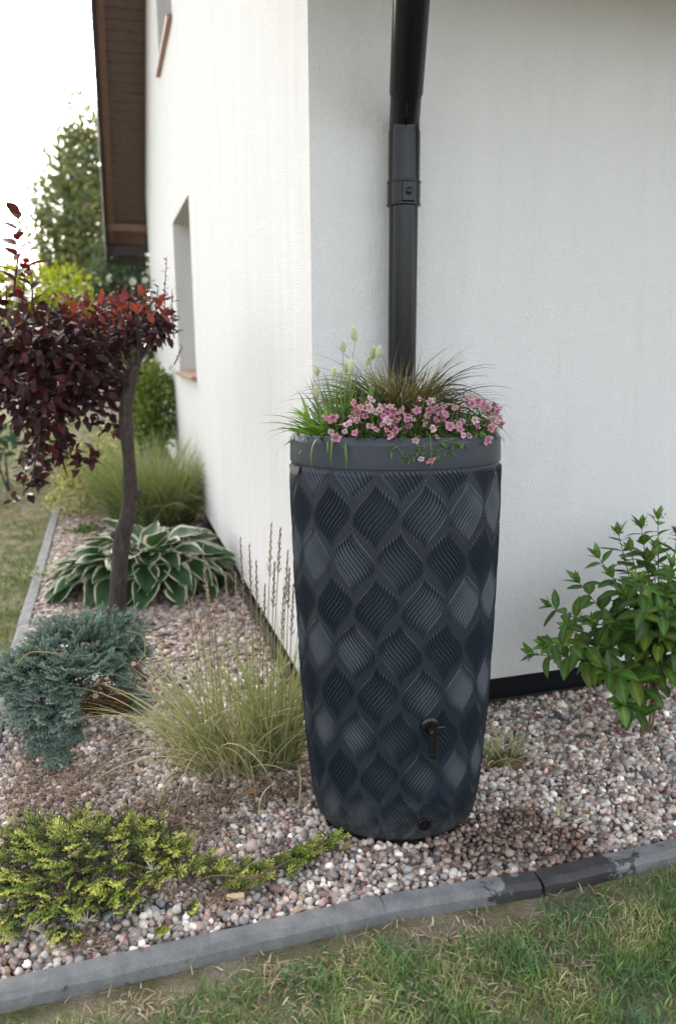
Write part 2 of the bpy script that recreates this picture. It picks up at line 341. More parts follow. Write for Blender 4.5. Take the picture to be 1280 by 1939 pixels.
# ------------------------------------------------------------------ kerb stones
def kerbmat():
    mt, n, l, b = newmat('kerb_concrete'); g = N(n, 'NewGeometry'); pos = g.outputs['Position']
    t = N(n, 'TexNoise', Scale=14.0, Detail=9.0, Roughness=0.7); l.new(pos, t.inputs['Vector'])
    r = ramp(n, [(0.25, (0.12, 0.122, 0.125)), (0.5, (0.195, 0.197, 0.20)), (0.75, (0.29, 0.288, 0.284))]); l.new(t.outputs['Fac'], r.inputs[0])
    t5 = N(n, 'TexNoise', Scale=380.0, Detail=3.0); l.new(pos, t5.inputs['Vector']); mr5 = N(n, 'MapRange'); mr5.inputs[3].default_value = 0.5; mr5.inputs[4].default_value = 1.5; l.new(t5.outputs['Fac'], mr5.inputs[0])
    sc = N(n, 'VectorMath', operation='SCALE'); l.new(r.outputs[0], sc.inputs[0]); l.new(mr5.outputs[0], sc.inputs['Scale'])
    # damp patch on the stones to the right, and small damp blots
    wc = G(1080, 1672); vd = N(n, 'VectorMath', operation='SUBTRACT'); l.new(pos, vd.inputs[0]); vd.inputs[1].default_value = wc
    ln = N(n, 'VectorMath', operation='LENGTH'); l.new(vd.outputs[0], ln.inputs[0])
    t2 = N(n, 'TexNoise', Scale=20.0, Detail=6.0, Roughness=.65); l.new(pos, t2.inputs['Vector'])
    ma = N(n, 'Math', operation='MULTIPLY_ADD'); l.new(t2.outputs['Fac'], ma.inputs[0]); ma.inputs[1].default_value = 0.55; l.new(ln.outputs['Value'], ma.inputs[2])
    mr = N(n, 'MapRange'); mr.inputs[1].default_value = 0.455; mr.inputs[2].default_value = 0.485; mr.inputs[3].default_value = 1; mr.inputs[4].default_value = 0; l.new(ma.outputs[0], mr.inputs[0])
    t3 = N(n, 'TexNoise', Scale=22.0, Detail=2.0); mp = N(n, 'Mapping'); mp.inputs['Location'].default_value = (3.3, 1.7, 0); l.new(pos, mp.inputs[0]); l.new(mp.outputs[0], t3.inputs['Vector'])
    mr3 = N(n, 'MapRange'); mr3.inputs[1].default_value = 0.69; mr3.inputs[2].default_value = 0.73; mr3.inputs[4].default_value = 0.7; l.new(t3.outputs['Fac'], mr3.inputs[0])
    mx = N(n, 'Math', operation='MAXIMUM'); l.new(mr.outputs[0], mx.inputs[0]); l.new(mr3.outputs[0], mx.inputs[1])
    c = mixc(n, l, 'MULTIPLY', mx.outputs[0], sc.outputs[0], (0.27, 0.26, 0.26)); l.new(c, b.inputs['Base Color'])
    rr = N(n, 'MapRange'); rr.inputs[3].default_value = 0.85; rr.inputs[4].default_value = 0.45; l.new(mx.outputs[0], rr.inputs[0]); l.new(rr.outputs[0], b.inputs['Roughness'])
    bp = N(n, 'Bump', Strength=0.6, Distance=0.002); l.new(t5.outputs['Fac'], bp.inputs['Height']); l.new(bp.outputs[0], b.inputs['Normal'])
    b.inputs['Specular IOR Level'].default_value = 0.3
    return mt
M_kerb = kerbmat()
def kerb_run(pts, width, ztop, side, gap, label):
    e = empty('kerb', (pts[0].x, pts[0].y, 0), label, 'kerb'); e['kind'] = 'structure'
    for i in range(len(pts)-1):
        a, b = Vector((pts[i].x, pts[i].y, 0)), Vector((pts[i+1].x, pts[i+1].y, 0)); d = (b-a).normalized(); nn = Vector((d.y, -d.x, 0))*side
        a = a+d*gap+nn*U(-.003, .003); b = b-d*gap+nn*U(-.003, .003); dz = U(-.003, .003)
        prof = [(0, -.12), (0, ztop-.006), (.005, ztop), (width-.017, ztop-.001), (width-.015, ztop-.0018), (width-.002, ztop-.0125), (width, ztop-.015), (width, -.12)]
        ns = max(6, int((b-a).length/0.02)); mb = MB(); vs = []; fs = []; k = len(prof)
        for j in range(ns+1):
            q = a+(b-a)*(j/ns); endr = 0.004 if j in (0, ns) else 0
            for (w, z) in prof:
                p = q+nn*w+Vector((0, 0, z+dz-(endr if z > 0 else 0))); nz = noise.noise_vector(p*22)*0.0022+noise.noise_vector(p*90)*0.0014; vs.append(p+nz)
        for j in range(ns):
            for t in range(k-1): fs.append((j*k+t, j*k+t+1, (j+1)*k+t+1, (j+1)*k+t) if side > 0 else (j*k+t, (j+1)*k+t, (j+1)*k+t+1, j*k+t+1))
        fs += [tuple(range(k)), tuple(range(ns*k+k-1, ns*k-1, -1))]
        mb.add(vs, fs); mb.build('kerb_stone', M_kerb, e, smooth='crisp')
    return e
kerb_run(KI, 0.060, 0.012, 1, 0.0022, 'grey concrete kerb with a damp stone running along the front of the bed')
kerb_run(LI, 0.068, 0.012, 1, 0.0022, 'worn grey concrete kerb between the bed and the left lawn')

# ------------------------------------------------------------------ house
house = empty('house', C0, 'white rendered house corner with dark plinth and brown roof overhang', 'house')
SL = 0.765; SE = 9.7; SR = SE/2; ZE = 2.91+(10.73-SE)*SL                 # gable: length, ridge position, height of soffit at the wall
def topz(s): return ZE+SL*min(s, SE-s)
ZW0 = 0.10
wins = [(3.85, 5.42, 1.235, 2.675), (4.48, 6.02, 4.19, 5.35)]
T = 0.34
def hex_wall(mb, s0, s1, z0a, z0b, z1a, z1b, off0=0.0, off1=-T):
    mb.hexa([wallp(s0, z0a, off1), wallp(s0, z0a, off0), wallp(s1, z0b, off0), wallp(s1, z0b, off1), wallp(s0, z1a, off1), wallp(s0, z1a, off0), wallp(s1, z1b, off0), wallp(s1, z1b, off1)])
mb = MB(); cuts = sorted({0.0, SR, SE, *[w[0] for w in wins], *[w[1] for w in wins]})
for a, b in zip(cuts[:-1], cuts[1:]):
    z = ZW0
    for w in sorted(wins, key=lambda w: w[2]):
        if w[0] <= a+1e-6 and w[1] >= b-1e-6: hex_wall(mb, a, b, z, z, w[2], w[2]); z = w[3]
    hex_wall(mb, a, b, z, z, topz(a), topz(b))
mb.build('gable_wall', M_wallL, house)
mb = MB(); FR = 7.5
def fbox(mb, r0, r1, z0, z1, o0, o1):
    mb.hexa([frontp(r0, z0, o0), frontp(r1, z0, o0), frontp(r1, z0, o1), frontp(r0, z0, o1), frontp(r0, z1, o0), frontp(r1, z1, o0), frontp(r1, z1, o1), frontp(r0, z1, o1)])
fbox(mb, 0.0015, FR, ZW0, ZE, 0.0015, -T+0.003); mb.build('front_wall', M_wallR, house)
mb = MB(); fbox(mb, 0.035, FR-.03, -.2, ZW0+.01, -0.035, -T+.01); hex_wall(mb, 0.036, SE-.04, -.2, -.2, ZW0+.008, ZW0+.008, -0.035, -T+.012); mb.build('plinth', M_plinth, house)
mb = MB(); fbox(mb, FR-.3, FR, ZW0+.002, ZE-.01, -T, -SE); mb.build('end_wall', M_wallR, house)
mb = MB(); 
mb.hexa([wallp(SE-T, ZW0, -T), wallp(SE-T, ZW0, -FR+.3), wallp(SE, ZW0, -FR+.3), wallp(SE, ZW0, -T), wallp(SE-T, ZE, -T), wallp(SE-T, ZE, -FR+.3), wallp(SE, ZE, -FR+.3), wallp(SE, ZE, -T)]); mb.build('back_wall', M_wallR, house)
for (a, b, z0, z1) in wins:
    mb = MB(); d = -0.22; fw = 0.07
    def fr(s0, s1, za, zb): mb.hexa([wallp(s0, za, d-.07), wallp(s0, za, d), wallp(s1, za, d), wallp(s1, za, d-.07), wallp(s0, zb, d-.07), wallp(s0, zb, d), wallp(s1, zb, d), wallp(s1, zb, d-.07)])
    fr(a, b, z0, z0+fw); fr(a, b, z1-fw, z1); fr(a, a+fw, z0+fw, z1-fw); fr(b-fw, b, z0+fw, z1-fw); fr((a+b)/2-.04, (a+b)/2+.04, z0+fw, z1-fw)
    w = mb.build('window', M_frame, house)
    mb = MB(); d -= .03; fr(a+.01, b-.01, z0+.01, z1-.01); d += .03; d = -0.25
    pane = MB(); pane.add([wallp(a+fw-.005, z0+fw-.005, -.25), wallp(b-fw+.005, z0+fw-.005, -.25), wallp(b-fw+.005, z1-fw+.005, -.25), wallp(a+fw-.005, z1-fw+.005, -.25)], [(0, 1, 2, 3)]); pane.build('pane', M_glass, w)
    mb = MB(); o1 = 0.045
    mb.hexa([wallp(a+.003, z0-.012, -.215), wallp(a+.003, z0-.03, o1), wallp(b-.003, z0-.03, o1), wallp(b-.003, z0-.012, -.215), wallp(a+.003, z0+.018, -.215), wallp(a+.003, z0+.002, o1), wallp(b-.003, z0+.002, o1), wallp(b-.003, z0+.018, -.215)])
    mb.build('sill', M_sill, w, bevel=.003)
# roof: two slabs; underside boards where they show; verge and eave trims
OV, OE = 0.60, 0.78; OF = 0.98
def soff(s): return ZE+SL*min(s, SE-s)
mb = MB()
for s0, s1 in ((-OF, SR), (SR, SE+OE+.25)):
    za, zb = soff(s0)+.05, soff(s1)+.05
    mb.hexa([wallp(s0, za, -FR), wallp(s0, za, OV-.03), wallp(s1, zb, OV-.03), wallp(s1, zb, -FR), wallp(s0, za+.18, -FR), wallp(s0, za+.18, OV-.03), wallp(s1, zb+.18, OV-.03), wallp(s1, zb+.18, -FR)])
roof = mb.build('roof', M_roof, house)
cs = math.cos(math.atan(SL)); bw = 0.135
bd = MB()                                                                                # one board along the verge, shared by all
sstep = bw*cs; s = SR+0.2; first = None
while s < SE+OE+.2:
    if first is None:
        bd.box((0, 0, 0), uR*(OV/2-.02), (uL-Vector((0, 0, SL)))*(sstep*0.5-.007), Vector((SL, 0, 1)).normalized()*0+Vector((0, 0, .011))); first = bd.mesh('soffit_board', M_soffit)
    ctr = wallp(s, soff(s)+.022+U(-.003, .003), OV/2-.012); o = link('soffit_board', first, house, Matrix.Translation(ctr)); s += sstep
ZB = soff(-OF)-.02
mb = MB()                                                                                # boarded front eave, above the frame
mb.hexa([wallp(-OF, ZB, -FR), wallp(-OF, ZB, OV-.04), wallp(-.003, ZB, OV-.04), wallp(-.003, ZB, -FR), wallp(-OF, ZB+.02, -FR), wallp(-OF, ZB+.02, OV-.04), wallp(-.003, ZB+.02, OV-.04), wallp(-.003, ZB+.02, -FR)])
mb.build('eave_soffit', M_soffit, house)
mb = MB(); mb.hexa([wallp(-OF-.03, ZB-.05, -FR), wallp(-OF-.03, ZB-.05, OV), wallp(-OF, ZB-.05, OV), wallp(-OF, ZB-.05, -FR), wallp(-OF-.03, ZB+.25, -FR), wallp(-OF-.03, ZB+.25, OV), wallp(-OF, ZB+.25, OV), wallp(-OF, ZB+.25, -FR)]); mb.build('eave_fascia', M_fascia, house)
def slopebar(name, o0, o1, dz0, dz1, mat, s0, s1):
    mb = MB(); mb.hexa([wallp(s0, soff(s0)+dz0, o0), wallp(s0, soff(s0)+dz0, o1), wallp(s1, soff(s1)+dz0, o1), wallp(s1, soff(s1)+dz0, o0), wallp(s0, soff(s0)+dz1, o0), wallp(s0, soff(s0)+dz1, o1), wallp(s1, soff(s1)+dz1, o1), wallp(s1, soff(s1)+dz1, o0)]); return mb.build(name, mat, house)
for s0, s1 in ((-OF, SR), (SR, SE+OE+.25)):
    slopebar('barge_board', OV-.025, OV+.02, -.24, .24, M_fascia, s0, s1)
    slopebar('verge_batten', OV-.13, OV-.04, -.055, -.002, M_batten, s0, s1-.3)
mb = MB(); sb = SE+OE-.30; zb = soff(sb)-.06; mb.box(wallp(sb, zb, OV/2-.02), uR*(OV/2-.01), uL*.05, Vector((0, 0, .055))); mb.build('purlin_end', M_batten, house, bevel=.006)
slopebar('eave_end_board', .0, OV-.03, -.16, -.02, M_fascia, SE+OE+.05, SE+OE+.24)
# gutter along the eave (above the frame) that the downpipe hangs from
mb = MB(); pts = []
gz = ZB+.05; vs = []; fs = []; n = 10
for e in (0, 1):
    for rr_ in (.065, .060):
        for j in range(n+1):
            w = math.pi*j/n; vs.append(wallp(-OF-.10-rr_*math.cos(w), gz-rr_*math.sin(w), OV-.1 if e == 0 else -FR+.2))
m_ = n+1
for j in range(n): fs += [(j, j+1, 2*m_+j+1, 2*m_+j), (m_+j, 3*m_+j, 3*m_+j+1, m_+j+1)]
mb.add(vs, fs); mb.build('gutter', M_blackpipe, house, smooth='auto')

# ------------------------------------------------------------------ downpipe
PO = 0.085
pb = onfront(763, 500, PO); rp = (pb-C0).dot(uR)
def pp(z): return frontp(rp, z, PO)
zel = onfront(762, 238, PO+.054).z; zc0 = onfront(762, 384, PO+.05).z; zc1 = onfront(762, 338, PO+.05).z
dp = empty('downpipe', pp(0), 'glossy black round downpipe with elbow and clamp on the shaded wall', 'downpipe')
mb = MB(); mb.tube([pp(.02), pp(.6), pp(1.2), pp(zc1-.02)], .0505, 40); mb.build('pipe', M_blackpipe, dp, smooth='auto')
mb = MB(); mb.tube([pp(zc0+.01), pp(zel-.012), pp(zel)], [.0545, .0545, .0535], 40); mb.build('pipe_socket', M_blackpipe, dp, smooth='auto')
up45 = Vector((-.02, -.78, .70)).normalized(); e0 = pp(zel-.03); e1 = pp(zel+.030); e2 = e1+up45*.16
mb = MB(); mb.tube([e0, e1-Vector((0, 0, .012)), e1, e1+up45*.012, e2], .0515, 40); mb.build('elbow', M_blackpipe, dp, smooth='auto')
mb = MB(); dn_ = Vector((0, -.70, -.78)).normalized(); sv = e1+dn_*.0515; mb.tube([sv+up45*.02, sv+up45*.06, sv+up45*.105], .0030, 6); mb.build('seam', M_blackpipe, dp, smooth=True)
e3 = e1+up45*.103
tgt = wallp(-OF-.10, ZB, -rp)
mb = MB(); mb.tube([e3, e3+up45*.002, e3+up45*.62, e3+up45*.80+Vector((0, 0, .05)), e3+up45*.80+Vector((0, 0, .15))], .0555, 40); mb.build('upper_pipe', M_blackpipe, dp, smooth='auto')
mb = MB(); mb.tube([pp(zc0), pp(zc0+.0015), pp(zc1-.0015), pp(zc1)], .0572, 40)
for z in (zc0+.002, zc1-.002): mb.tube([pp(z-.004), pp(z-.0025), pp(z+.0025), pp(z+.004)], [.0575, .0595, .0595, .0575], 40)
cl = mb.build('clamp', M_blackpipe, dp, smooth='auto')
fd = (Vector((0, 0, 0))-Vector((pb.x, pb.y, 0))).normalized(); fd = (fd+Vector((.28, 0, 0))).normalized(); fx = Vector((-fd.y, fd.x, 0)); zm = (zc0+zc1)/2
mb = MB(); mb.box(pp(zm)+fd*.0545, fx*.022, fd*.009, Vector((0, 0, (zc1-zc0)/2-.006))); mb.build('clamp_plate', M_blackpipe, cl, bevel=.003)
mb = MB(); q = pp(zm)+fd*.0632; mb.tube([q, q+fd*.003, q+fd*.0045], [.0125, .0125, .0105], 20); mb.tube([q+fd*.0042, q+fd*.0075], [.006, .005], 12); mb.build('screw', M_blackpipe, cl, smooth='auto')
mb = MB(); mb.tube([pp(zm)-fd*.04, pp(zm)+uL*PO], .006, 8); mb.build('wall_peg', M_blackpipe, cl)

# ------------------------------------------------------------------ rain barrel
def barrelmat(name, col, rough):
    mt, n, l, b = newmat(name); b.inputs['Roughness'].default_value = rough; b.inputs['Specular IOR Level'].default_value = 0.5
    g = N(n, 'NewGeometry'); t = N(n, 'TexNoise', Scale=6.0, Detail=6.0, Roughness=.6); l.new(g.outputs['Position'], t.inputs['Vector'])
    r = ramp(n, [(0.3, tuple(c*.9 for c in col)), (0.7, tuple(c*1.12 for c in col))]); l.new(t.outputs['Fac'], r.inputs[0])
    v = N(n, 'TexVoronoi', Scale=55.0); l.new(g.outputs['Position'], v.inputs['Vector'])                    # dried splashes
    mr = N(n, 'MapRange'); mr.inputs[1].default_value = 0.05; mr.inputs[2].default_value = 0.075; mr.inputs[3].default_value = 1; mr.inputs[4].default_value = 0; l.new(v.outputs['Distance'], mr.inputs[0])
    t2 = N(n, 'TexNoise', Scale=3.2, Detail=2.0); l.new(g.outputs['Position'], t2.inputs['Vector']); m2 = N(n, 'MapRange'); m2.inputs[1].default_value = .56; m2.inputs[2].default_value = .66; m2.inputs[4].default_value = .55; l.new(t2.outputs['Fac'], m2.inputs[0])
    mm = N(n, 'Math', operation='MULTIPLY'); l.new(mr.outputs[0], mm.inputs[0]); l.new(m2.outputs[0], mm.inputs[1])
    c = mixc(n, l, 'MIX', mm.outputs[0], r.outputs[0], (.22, .22, .21))
    sp = N(n, 'SeparateXYZ'); l.new(g.outputs['Position'], sp.inputs[0]); t6 = N(n, 'TexNoise', Scale=38.0, Detail=6.0, Roughness=.7); l.new(g.outputs['Position'], t6.inputs['Vector'])
    a6 = N(n, 'Math', operation='MULTIPLY_ADD'); l.new(t6.outputs['Fac'], a6.inputs[0]); a6.inputs[1].default_value = .55; l.new(sp.outputs['Z'], a6.inputs[2])
    m6 = N(n, 'MapRange'); m6.inputs[1].default_value = .20; m6.inputs[2].default_value = .42; m6.inputs[3].default_value = .55; m6.inputs[4].default_value = 0; l.new(a6.outputs[0], m6.inputs[0])
    c = mixc(n, l, 'MIX', m6.outputs[0], c, (.13, .115, .10)); l.new(c, b.inputs['Base Color'])
    t3 = N(n, 'TexNoise', Scale=600.0, Detail=3.0); l.new(g.outputs['Position'], t3.inputs['Vector']); bp = N(n, 'Bump', Strength=.12, Distance=.001); l.new(t3.outputs['Fac'], bp.inputs['Height']); l.new(bp.outputs[0], b.inputs['Normal'])
    rr = N(n, 'MapRange'); rr.inputs[3].default_value = rough-.06; rr.inputs[4].default_value = rough+.1; l.new(t.outputs['Fac'], rr.inputs[0]); l.new(rr.outputs[0], b.inputs['Roughness'])
    return mt
M_barrel = barrelmat('anthracite_plastic', (0.017, 0.026, 0.039), 0.26)
M_rim = barrelmat('anthracite_rim', (0.034, 0.043, 0.058), 0.38)
M_tap = plain('black_tap_plastic', (0.006, 0.006, 0.007), 0.28)
BZ = np.array([0, .006, .018, .035, .06, .12, .21, .45, .8, 1.05, 1.15, 1.167]); BR = 0.985*np.array([.205, .222, .236, .247, .256, .266, .276, .2925, .3055, .3100, .3095, .3085])
def brad(z): return np.interp(z, BZ, BR)
barrel = empty('rain_barrel', BC, 'tall anthracite plastic rain barrel embossed with wavy leaf pattern', 'rain barrel')
LEAN = 0.010
def bpt(t, z, d=0.0):
    r = brad(z)+d; return Vector((BC.x+LEAN*(1.1-z)/1.1*1.0+r*math.sin(t), BC.y-r*BB*math.cos(t), z))
NT = 14; TH = 2*math.pi/NT; ROW = 0.1335; Z1 = 1.150; LH = 0.226; HW = 0.484
ts = np.concatenate([np.linspace(-1.74, 1.74, 820), np.linspace(1.74, 2*math.pi-1.74, 50)[1:-1]]); nz = 560; zs = np.concatenate([np.linspace(0, .05, 16)[:-1], np.linspace(.05, 1.167, nz-15)])
TT, ZZ = np.meshgrid(ts, zs)
def og(u): u = np.clip(u, 0, 1); return u**3*(u*(6*u-15)+10)*.6+.4*u*u*(3-2*u)
hE, hS = .42*LH, .58*LH
D = np.zeros_like(TT)
for row in range(-1, 10):
    A = row % 2 == 0; sg = 1 if A else -1
    zt = Z1-row*ROW
    c0 = TH/2 if A else 0.0
    y = zt-ZZ; msk = (y > 0) & (y < LH)
    k0 = np.round((TT-c0)/TH); x = (TT-c0-k0*TH)/TH*sg                                 # in column widths
    msk &= np.abs(x) < HW; ii = np.where(msk); xv = x[ii]; yv = y[ii]
    lo = np.maximum(0, (yv-hE)/hS); hi = np.minimum(1, yv/hS)
    f = lambda s_: HW*og((yv-hS*s_)/hE)-HW*og(s_)-xv
    flo, fhi = f(lo), f(hi); okk = (flo >= 0) & (fhi <= 0)
    a, b = lo.copy(), hi.copy()
    for _ in range(22):
        md = (a+b)/2; g_ = f(md) > 0; a = np.where(g_, md, a); b = np.where(g_, b, md)
    s_ = (a+b)/2; k_ = (yv-hS*s_)/hE
    e_ = np.clip(np.minimum(s_/.10, (1-s_)/.13), 0, 1); env = e_*e_*(3-2*e_); ek = np.clip(k_/.05, 0, 1)*np.clip((1-k_)/.10, 0, 1)
    ph = (k_*12.0) % 1.0
    saw = np.where(ph < .62, .5-.5*np.cos(np.pi*ph/.62), .5+.5*np.cos(np.pi*(ph-.62)/.38))**1.2    # asymmetric ridges
    d = env*ek*(.0105*(saw-.40)*(1-.25*k_**3)+.0011*(.45-k_))
    fade = np.clip((1.160-ZZ[ii])/.008, 0, 1)*np.clip(ZZ[ii]/.03, 0, 1)
    D[ii] = np.where(okk & (np.abs(d*fade) > np.abs(D[ii])), d*fade, D[ii])
RRR = np.interp(ZZ, BZ, BR)
D += .0004*np.sin((TT/TH)*2*np.pi)*np.sin(ZZ/ROW*np.pi)*np.clip((1.15-ZZ)/.05, 0, 1)*np.clip(ZZ/.08, 0, 1)
Vb = np.stack([BC.x+LEAN*(1.1-ZZ)/1.1+(RRR+D)*np.sin(TT), BC.y-(RRR+D)*BB*np.cos(TT), ZZ], -1); nzz, ntt = TT.shape
i_, j_ = np.meshgrid(np.arange(nzz-1), np.arange(ntt), indexing='ij'); j2 = (j_+1) % ntt
Fb = np.stack([i_*ntt+j_, i_*ntt+j2, (i_+1)*ntt+j2, (i_+1)*ntt+j_], -1).reshape(-1, 4)
link('shell', mesh_np('shell', Vb.reshape(-1, 3), Fb, M_barrel), barrel)
def lathe(mb, prof, n=128):
    vs = []; fs = []
    for r, z in prof:
        for j in range(n):
            t = 2*math.pi*j/n; vs.append((BC.x+LEAN*(1.1-z)/1.1+r*math.sin(t), BC.y-r*BB*math.cos(t), z))
    for i in range(len(prof)-1):
        for j in range(n): fs.append((i*n+j, i*n+(j+1) % n, (i+1)*n+(j+1) % n, (i+1)*n+j))
    mb.add(vs, fs)
ZR = 1.252
mb = MB(); lathe(mb, [(.281, 1.1645), (.296, 1.1645), (.304, 1.166), (.3070, 1.1685), (.3078, 1.173), (.3070, 1.20), (.3062, 1.2335), (.3050, 1.2355), (.2920, 1.2515), (.2905, 1.2525), (.286, 1.2525), (.284, 1.2495), (.280, 1.19)]); mb.build('planter_rim', M_rim, barrel, smooth='crisp')
mb = MB(); n = 64; vs = [(BC.x, BC.y, 1.232)]+[(BC.x+.281*math.sin(2*math.pi*j/n), BC.y-.281*BB*math.cos(2*math.pi*j/n), 1.222) for j in range(n)]
mb.add(vs, [(0, 1+j, 1+(j+1) % n) for j in range(n)]); mb.build('soil', M_soil, barrel, smooth=True)
mb = MB(); lathe(mb, [(.02, .003), (.15, .002), (.206, .001)], 64); mb.build('base', M_barrel, barrel)
# moulded grip under the rim
M_grip = plain('grip_glint_grey', (.20, .20, .20), .12, spec=.6)  # light grey paints in the bright glint on the glossy plastic
t = -1.23; q = bpt(t, 1.140); no = Vector((math.sin(t)*BB, -math.cos(t), 0)).normalized(); tg = Vector((math.cos(t), math.sin(t)*BB, 0)).normalized()
vs = []; fs = []; a_, b_ = 9, 7
for i in range(a_):
    for j in range(b_):
        u = -1+2*i/(a_-1); v = j/(b_-1)*math.pi/2; vs.append(q+tg*(.028*u)+Vector((0, 0, .022-.030*math.sin(v)*math.sqrt(max(0, 1-u*u*.85))))+no*(.004+.012*math.cos(v)*math.sqrt(max(0, 1-u*u))))
for i in range(a_-1):
    for j in range(b_-1): fs.append((i*b_+j, (i+1)*b_+j, (i+1)*b_+j+1, i*b_+j+1))
mb = MB(); mb.add(vs, fs); mb.build('grip', M_grip, barrel, smooth=True)
# tap
def tfor(px, z):
    best = min((abs((lambda v: 640+FPX*(v-O).dot(rt)/(v-O).dot(fwd))(bpt(t, z))-px), t) for t in np.linspace(-1.4, 1.4, 400)); return best[1]
def ztfor(px, py):
    z = .3
    for _ in range(12):
        t = tfor(px, z); v = bpt(t, z)-O; yy = 969.5-FPX*v.dot(up)/v.dot(fwd); z += (yy-py)*.0012
    return t, z
t, z = ztfor(812, 1374); q = bpt(t, z); no = Vector((math.sin(t)*BB, -math.cos(t), 0)).normalized(); sd_ = Vector((-no.y, no.x, 0))
tap = mb = MB(); mb.tube([q-no*.004, q+no*.006, q+no*.009, q+no*.011], [.027, .027, .024, .014], 24); mb.tube([q+no*.009, q+no*.05, q+no*.055], [.0125, .0125, .010], 18)
tapo = mb.build('tap', M_tap, barrel, smooth='auto')
mb = MB(); k = q+no*.043; dn = Vector((.0, 0, -1)); mb.tube([k+Vector((0, 0, .004)), k+dn*.02, k+dn*.062, k+dn*.063, k+dn*.068, k+dn*.069, k+dn*.080], [.0125, .0125, .0125, .0138, .0138, .0122, .0118], 20); mb.build('spout', M_tap, tapo, smooth='auto')
mb = MB(); mb.tube([k+Vector((0, 0, .004)), k+Vector((0, 0, .018)), k+Vector((0, 0, .020))], [.011, .011, .008], 16); mb.tube([k+Vector((0, 0, .013))-sd_*.006, k+Vector((0, 0, .013))+sd_*.030, k+Vector((0, 0, .012))+sd_*.033], [.0065, .0065, .004], 12); mb.build('handle', M_tap, tapo, smooth='auto')
t, z = ztfor(803, 1560); q = bpt(t, z); no = Vector((math.sin(t)*BB, -math.cos(t), -.05)).normalized(); sd_ = Vector((-no.y, no.x, 0)).normalized(); u_ = no.cross(sd_)
mb = MB(); mb.tube([q-no*.006, q+no*.006, q+no*.008, q+no*.008, q+no*.004], [.0215, .0215, .020, .0155, .0145], 28, cap=True); plug = mb.build('drain_plug', M_tap, barrel, smooth='auto')
mb = MB(); 
for a in (90, 210, 330):
    w = sd_*math.cos(R(a))+u_*math.sin(R(a)); mb.box(q+no*.006+w*.006, w*.006, w.cross(no)*.0022, no*.003)
mb.build('plug_grip', M_tap, plug)

# ================================================================== plants
def blades(base, az, length, width, e0, bend, segs=6, colb=(.1, .2, .05), colt=(.1, .2, .05), cvar=.2, twist=.6, power=1.2, tip=1.0, edgecol=None, wbase=.75):
    """ribbon blades as arcs; all arguments may be arrays over the blades"""
    n = len(base); base = np.asarray(base, float); f = lambda a: np.broadcast_to(np.asarray(a, float), (n,))
    az, length, width, e0, bend = map(f, (az, length, width, e0, bend)); t = np.linspace(0, 1, segs+1)
    ang = e0[:, None]-bend[:, None]*t[None]**power; am = (ang[:, 1:]+ang[:, :-1])/2; dl = length[:, None]/segs
    hx = np.concatenate([np.zeros((n, 1)), np.cumsum(np.cos(am)*dl, 1)], 1); hz = np.concatenate([np.zeros((n, 1)), np.cumsum(np.sin(am)*dl, 1)], 1)
    wob = rng.normal(0, .04, (n, 1))*length[:, None]*t[None]**2
    ca, sa = np.cos(az)[:, None], np.sin(az)[:, None]
    c = np.stack([base[:, :1]+hx*ca-wob*sa, base[:, 1:2]+hx*sa+wob*ca, base[:, 2:]+hz], -1)
    tw = rng.normal(0, twist, (n, 1)); nn = np.stack([-np.sin(ang)*ca, -np.sin(ang)*sa, np.cos(ang)], -1); sv = np.stack([-sa+0*ang, ca+0*ang, 0*ang], -1)
    side = sv*np.cos(tw)[..., None]+nn*np.sin(tw)[..., None]
    w = width[:, None]*(np.minimum(1, wbase+(1-wbase)*t*4)*(1-t**2.2*tip)+.02)[None]/2
    V = np.stack([c-side*w[..., None], c+side*w[..., None]], 2)
    cb, ct = np.asarray(colb, float), np.asarray(colt, float); cb = np.broadcast_to(cb, (n, 3)); ct = np.broadcast_to(ct, (n, 3))
    col = cb[:, None]*(1-t)[None, :, None]+ct[:, None]*t[None, :, None]; col = col*np.exp(rng.normal(0, cvar, (n, 1, 1))); col = np.repeat(col[:, :, None], 2, 2)
    if edgecol is not None: col[:, :, 0] = np.asarray(edgecol)*np.exp(rng.normal(0, cvar*.5, (n, 1, 1)))
    i = np.arange(n)[:, None]*(2*(segs+1))+np.arange(segs)[None]*2
    F = np.stack([i, i+1, i+3, i+2], -1).reshape(-1, 4)
    return V.reshape(-1, 3), F, col.reshape(-1, 3)
def merge(parts):
    V = []; F = []; Cc = []; o = 0
    for v, f, c in parts: V.append(v); F.append(f+o); Cc.append(c); o += len(v)
    return np.concatenate(V), np.concatenate(F), np.concatenate(Cc)
def stuffobj(name, parts, mat, parent=None, label=None, cat=None, smooth=True, kind='stuff'):
    V, F, c = merge(parts) if isinstance(parts, list) else parts
    o = link(name, mesh_np(name, V, F, mat, c, smooth), parent); return setp(o, label, cat, kind=kind)

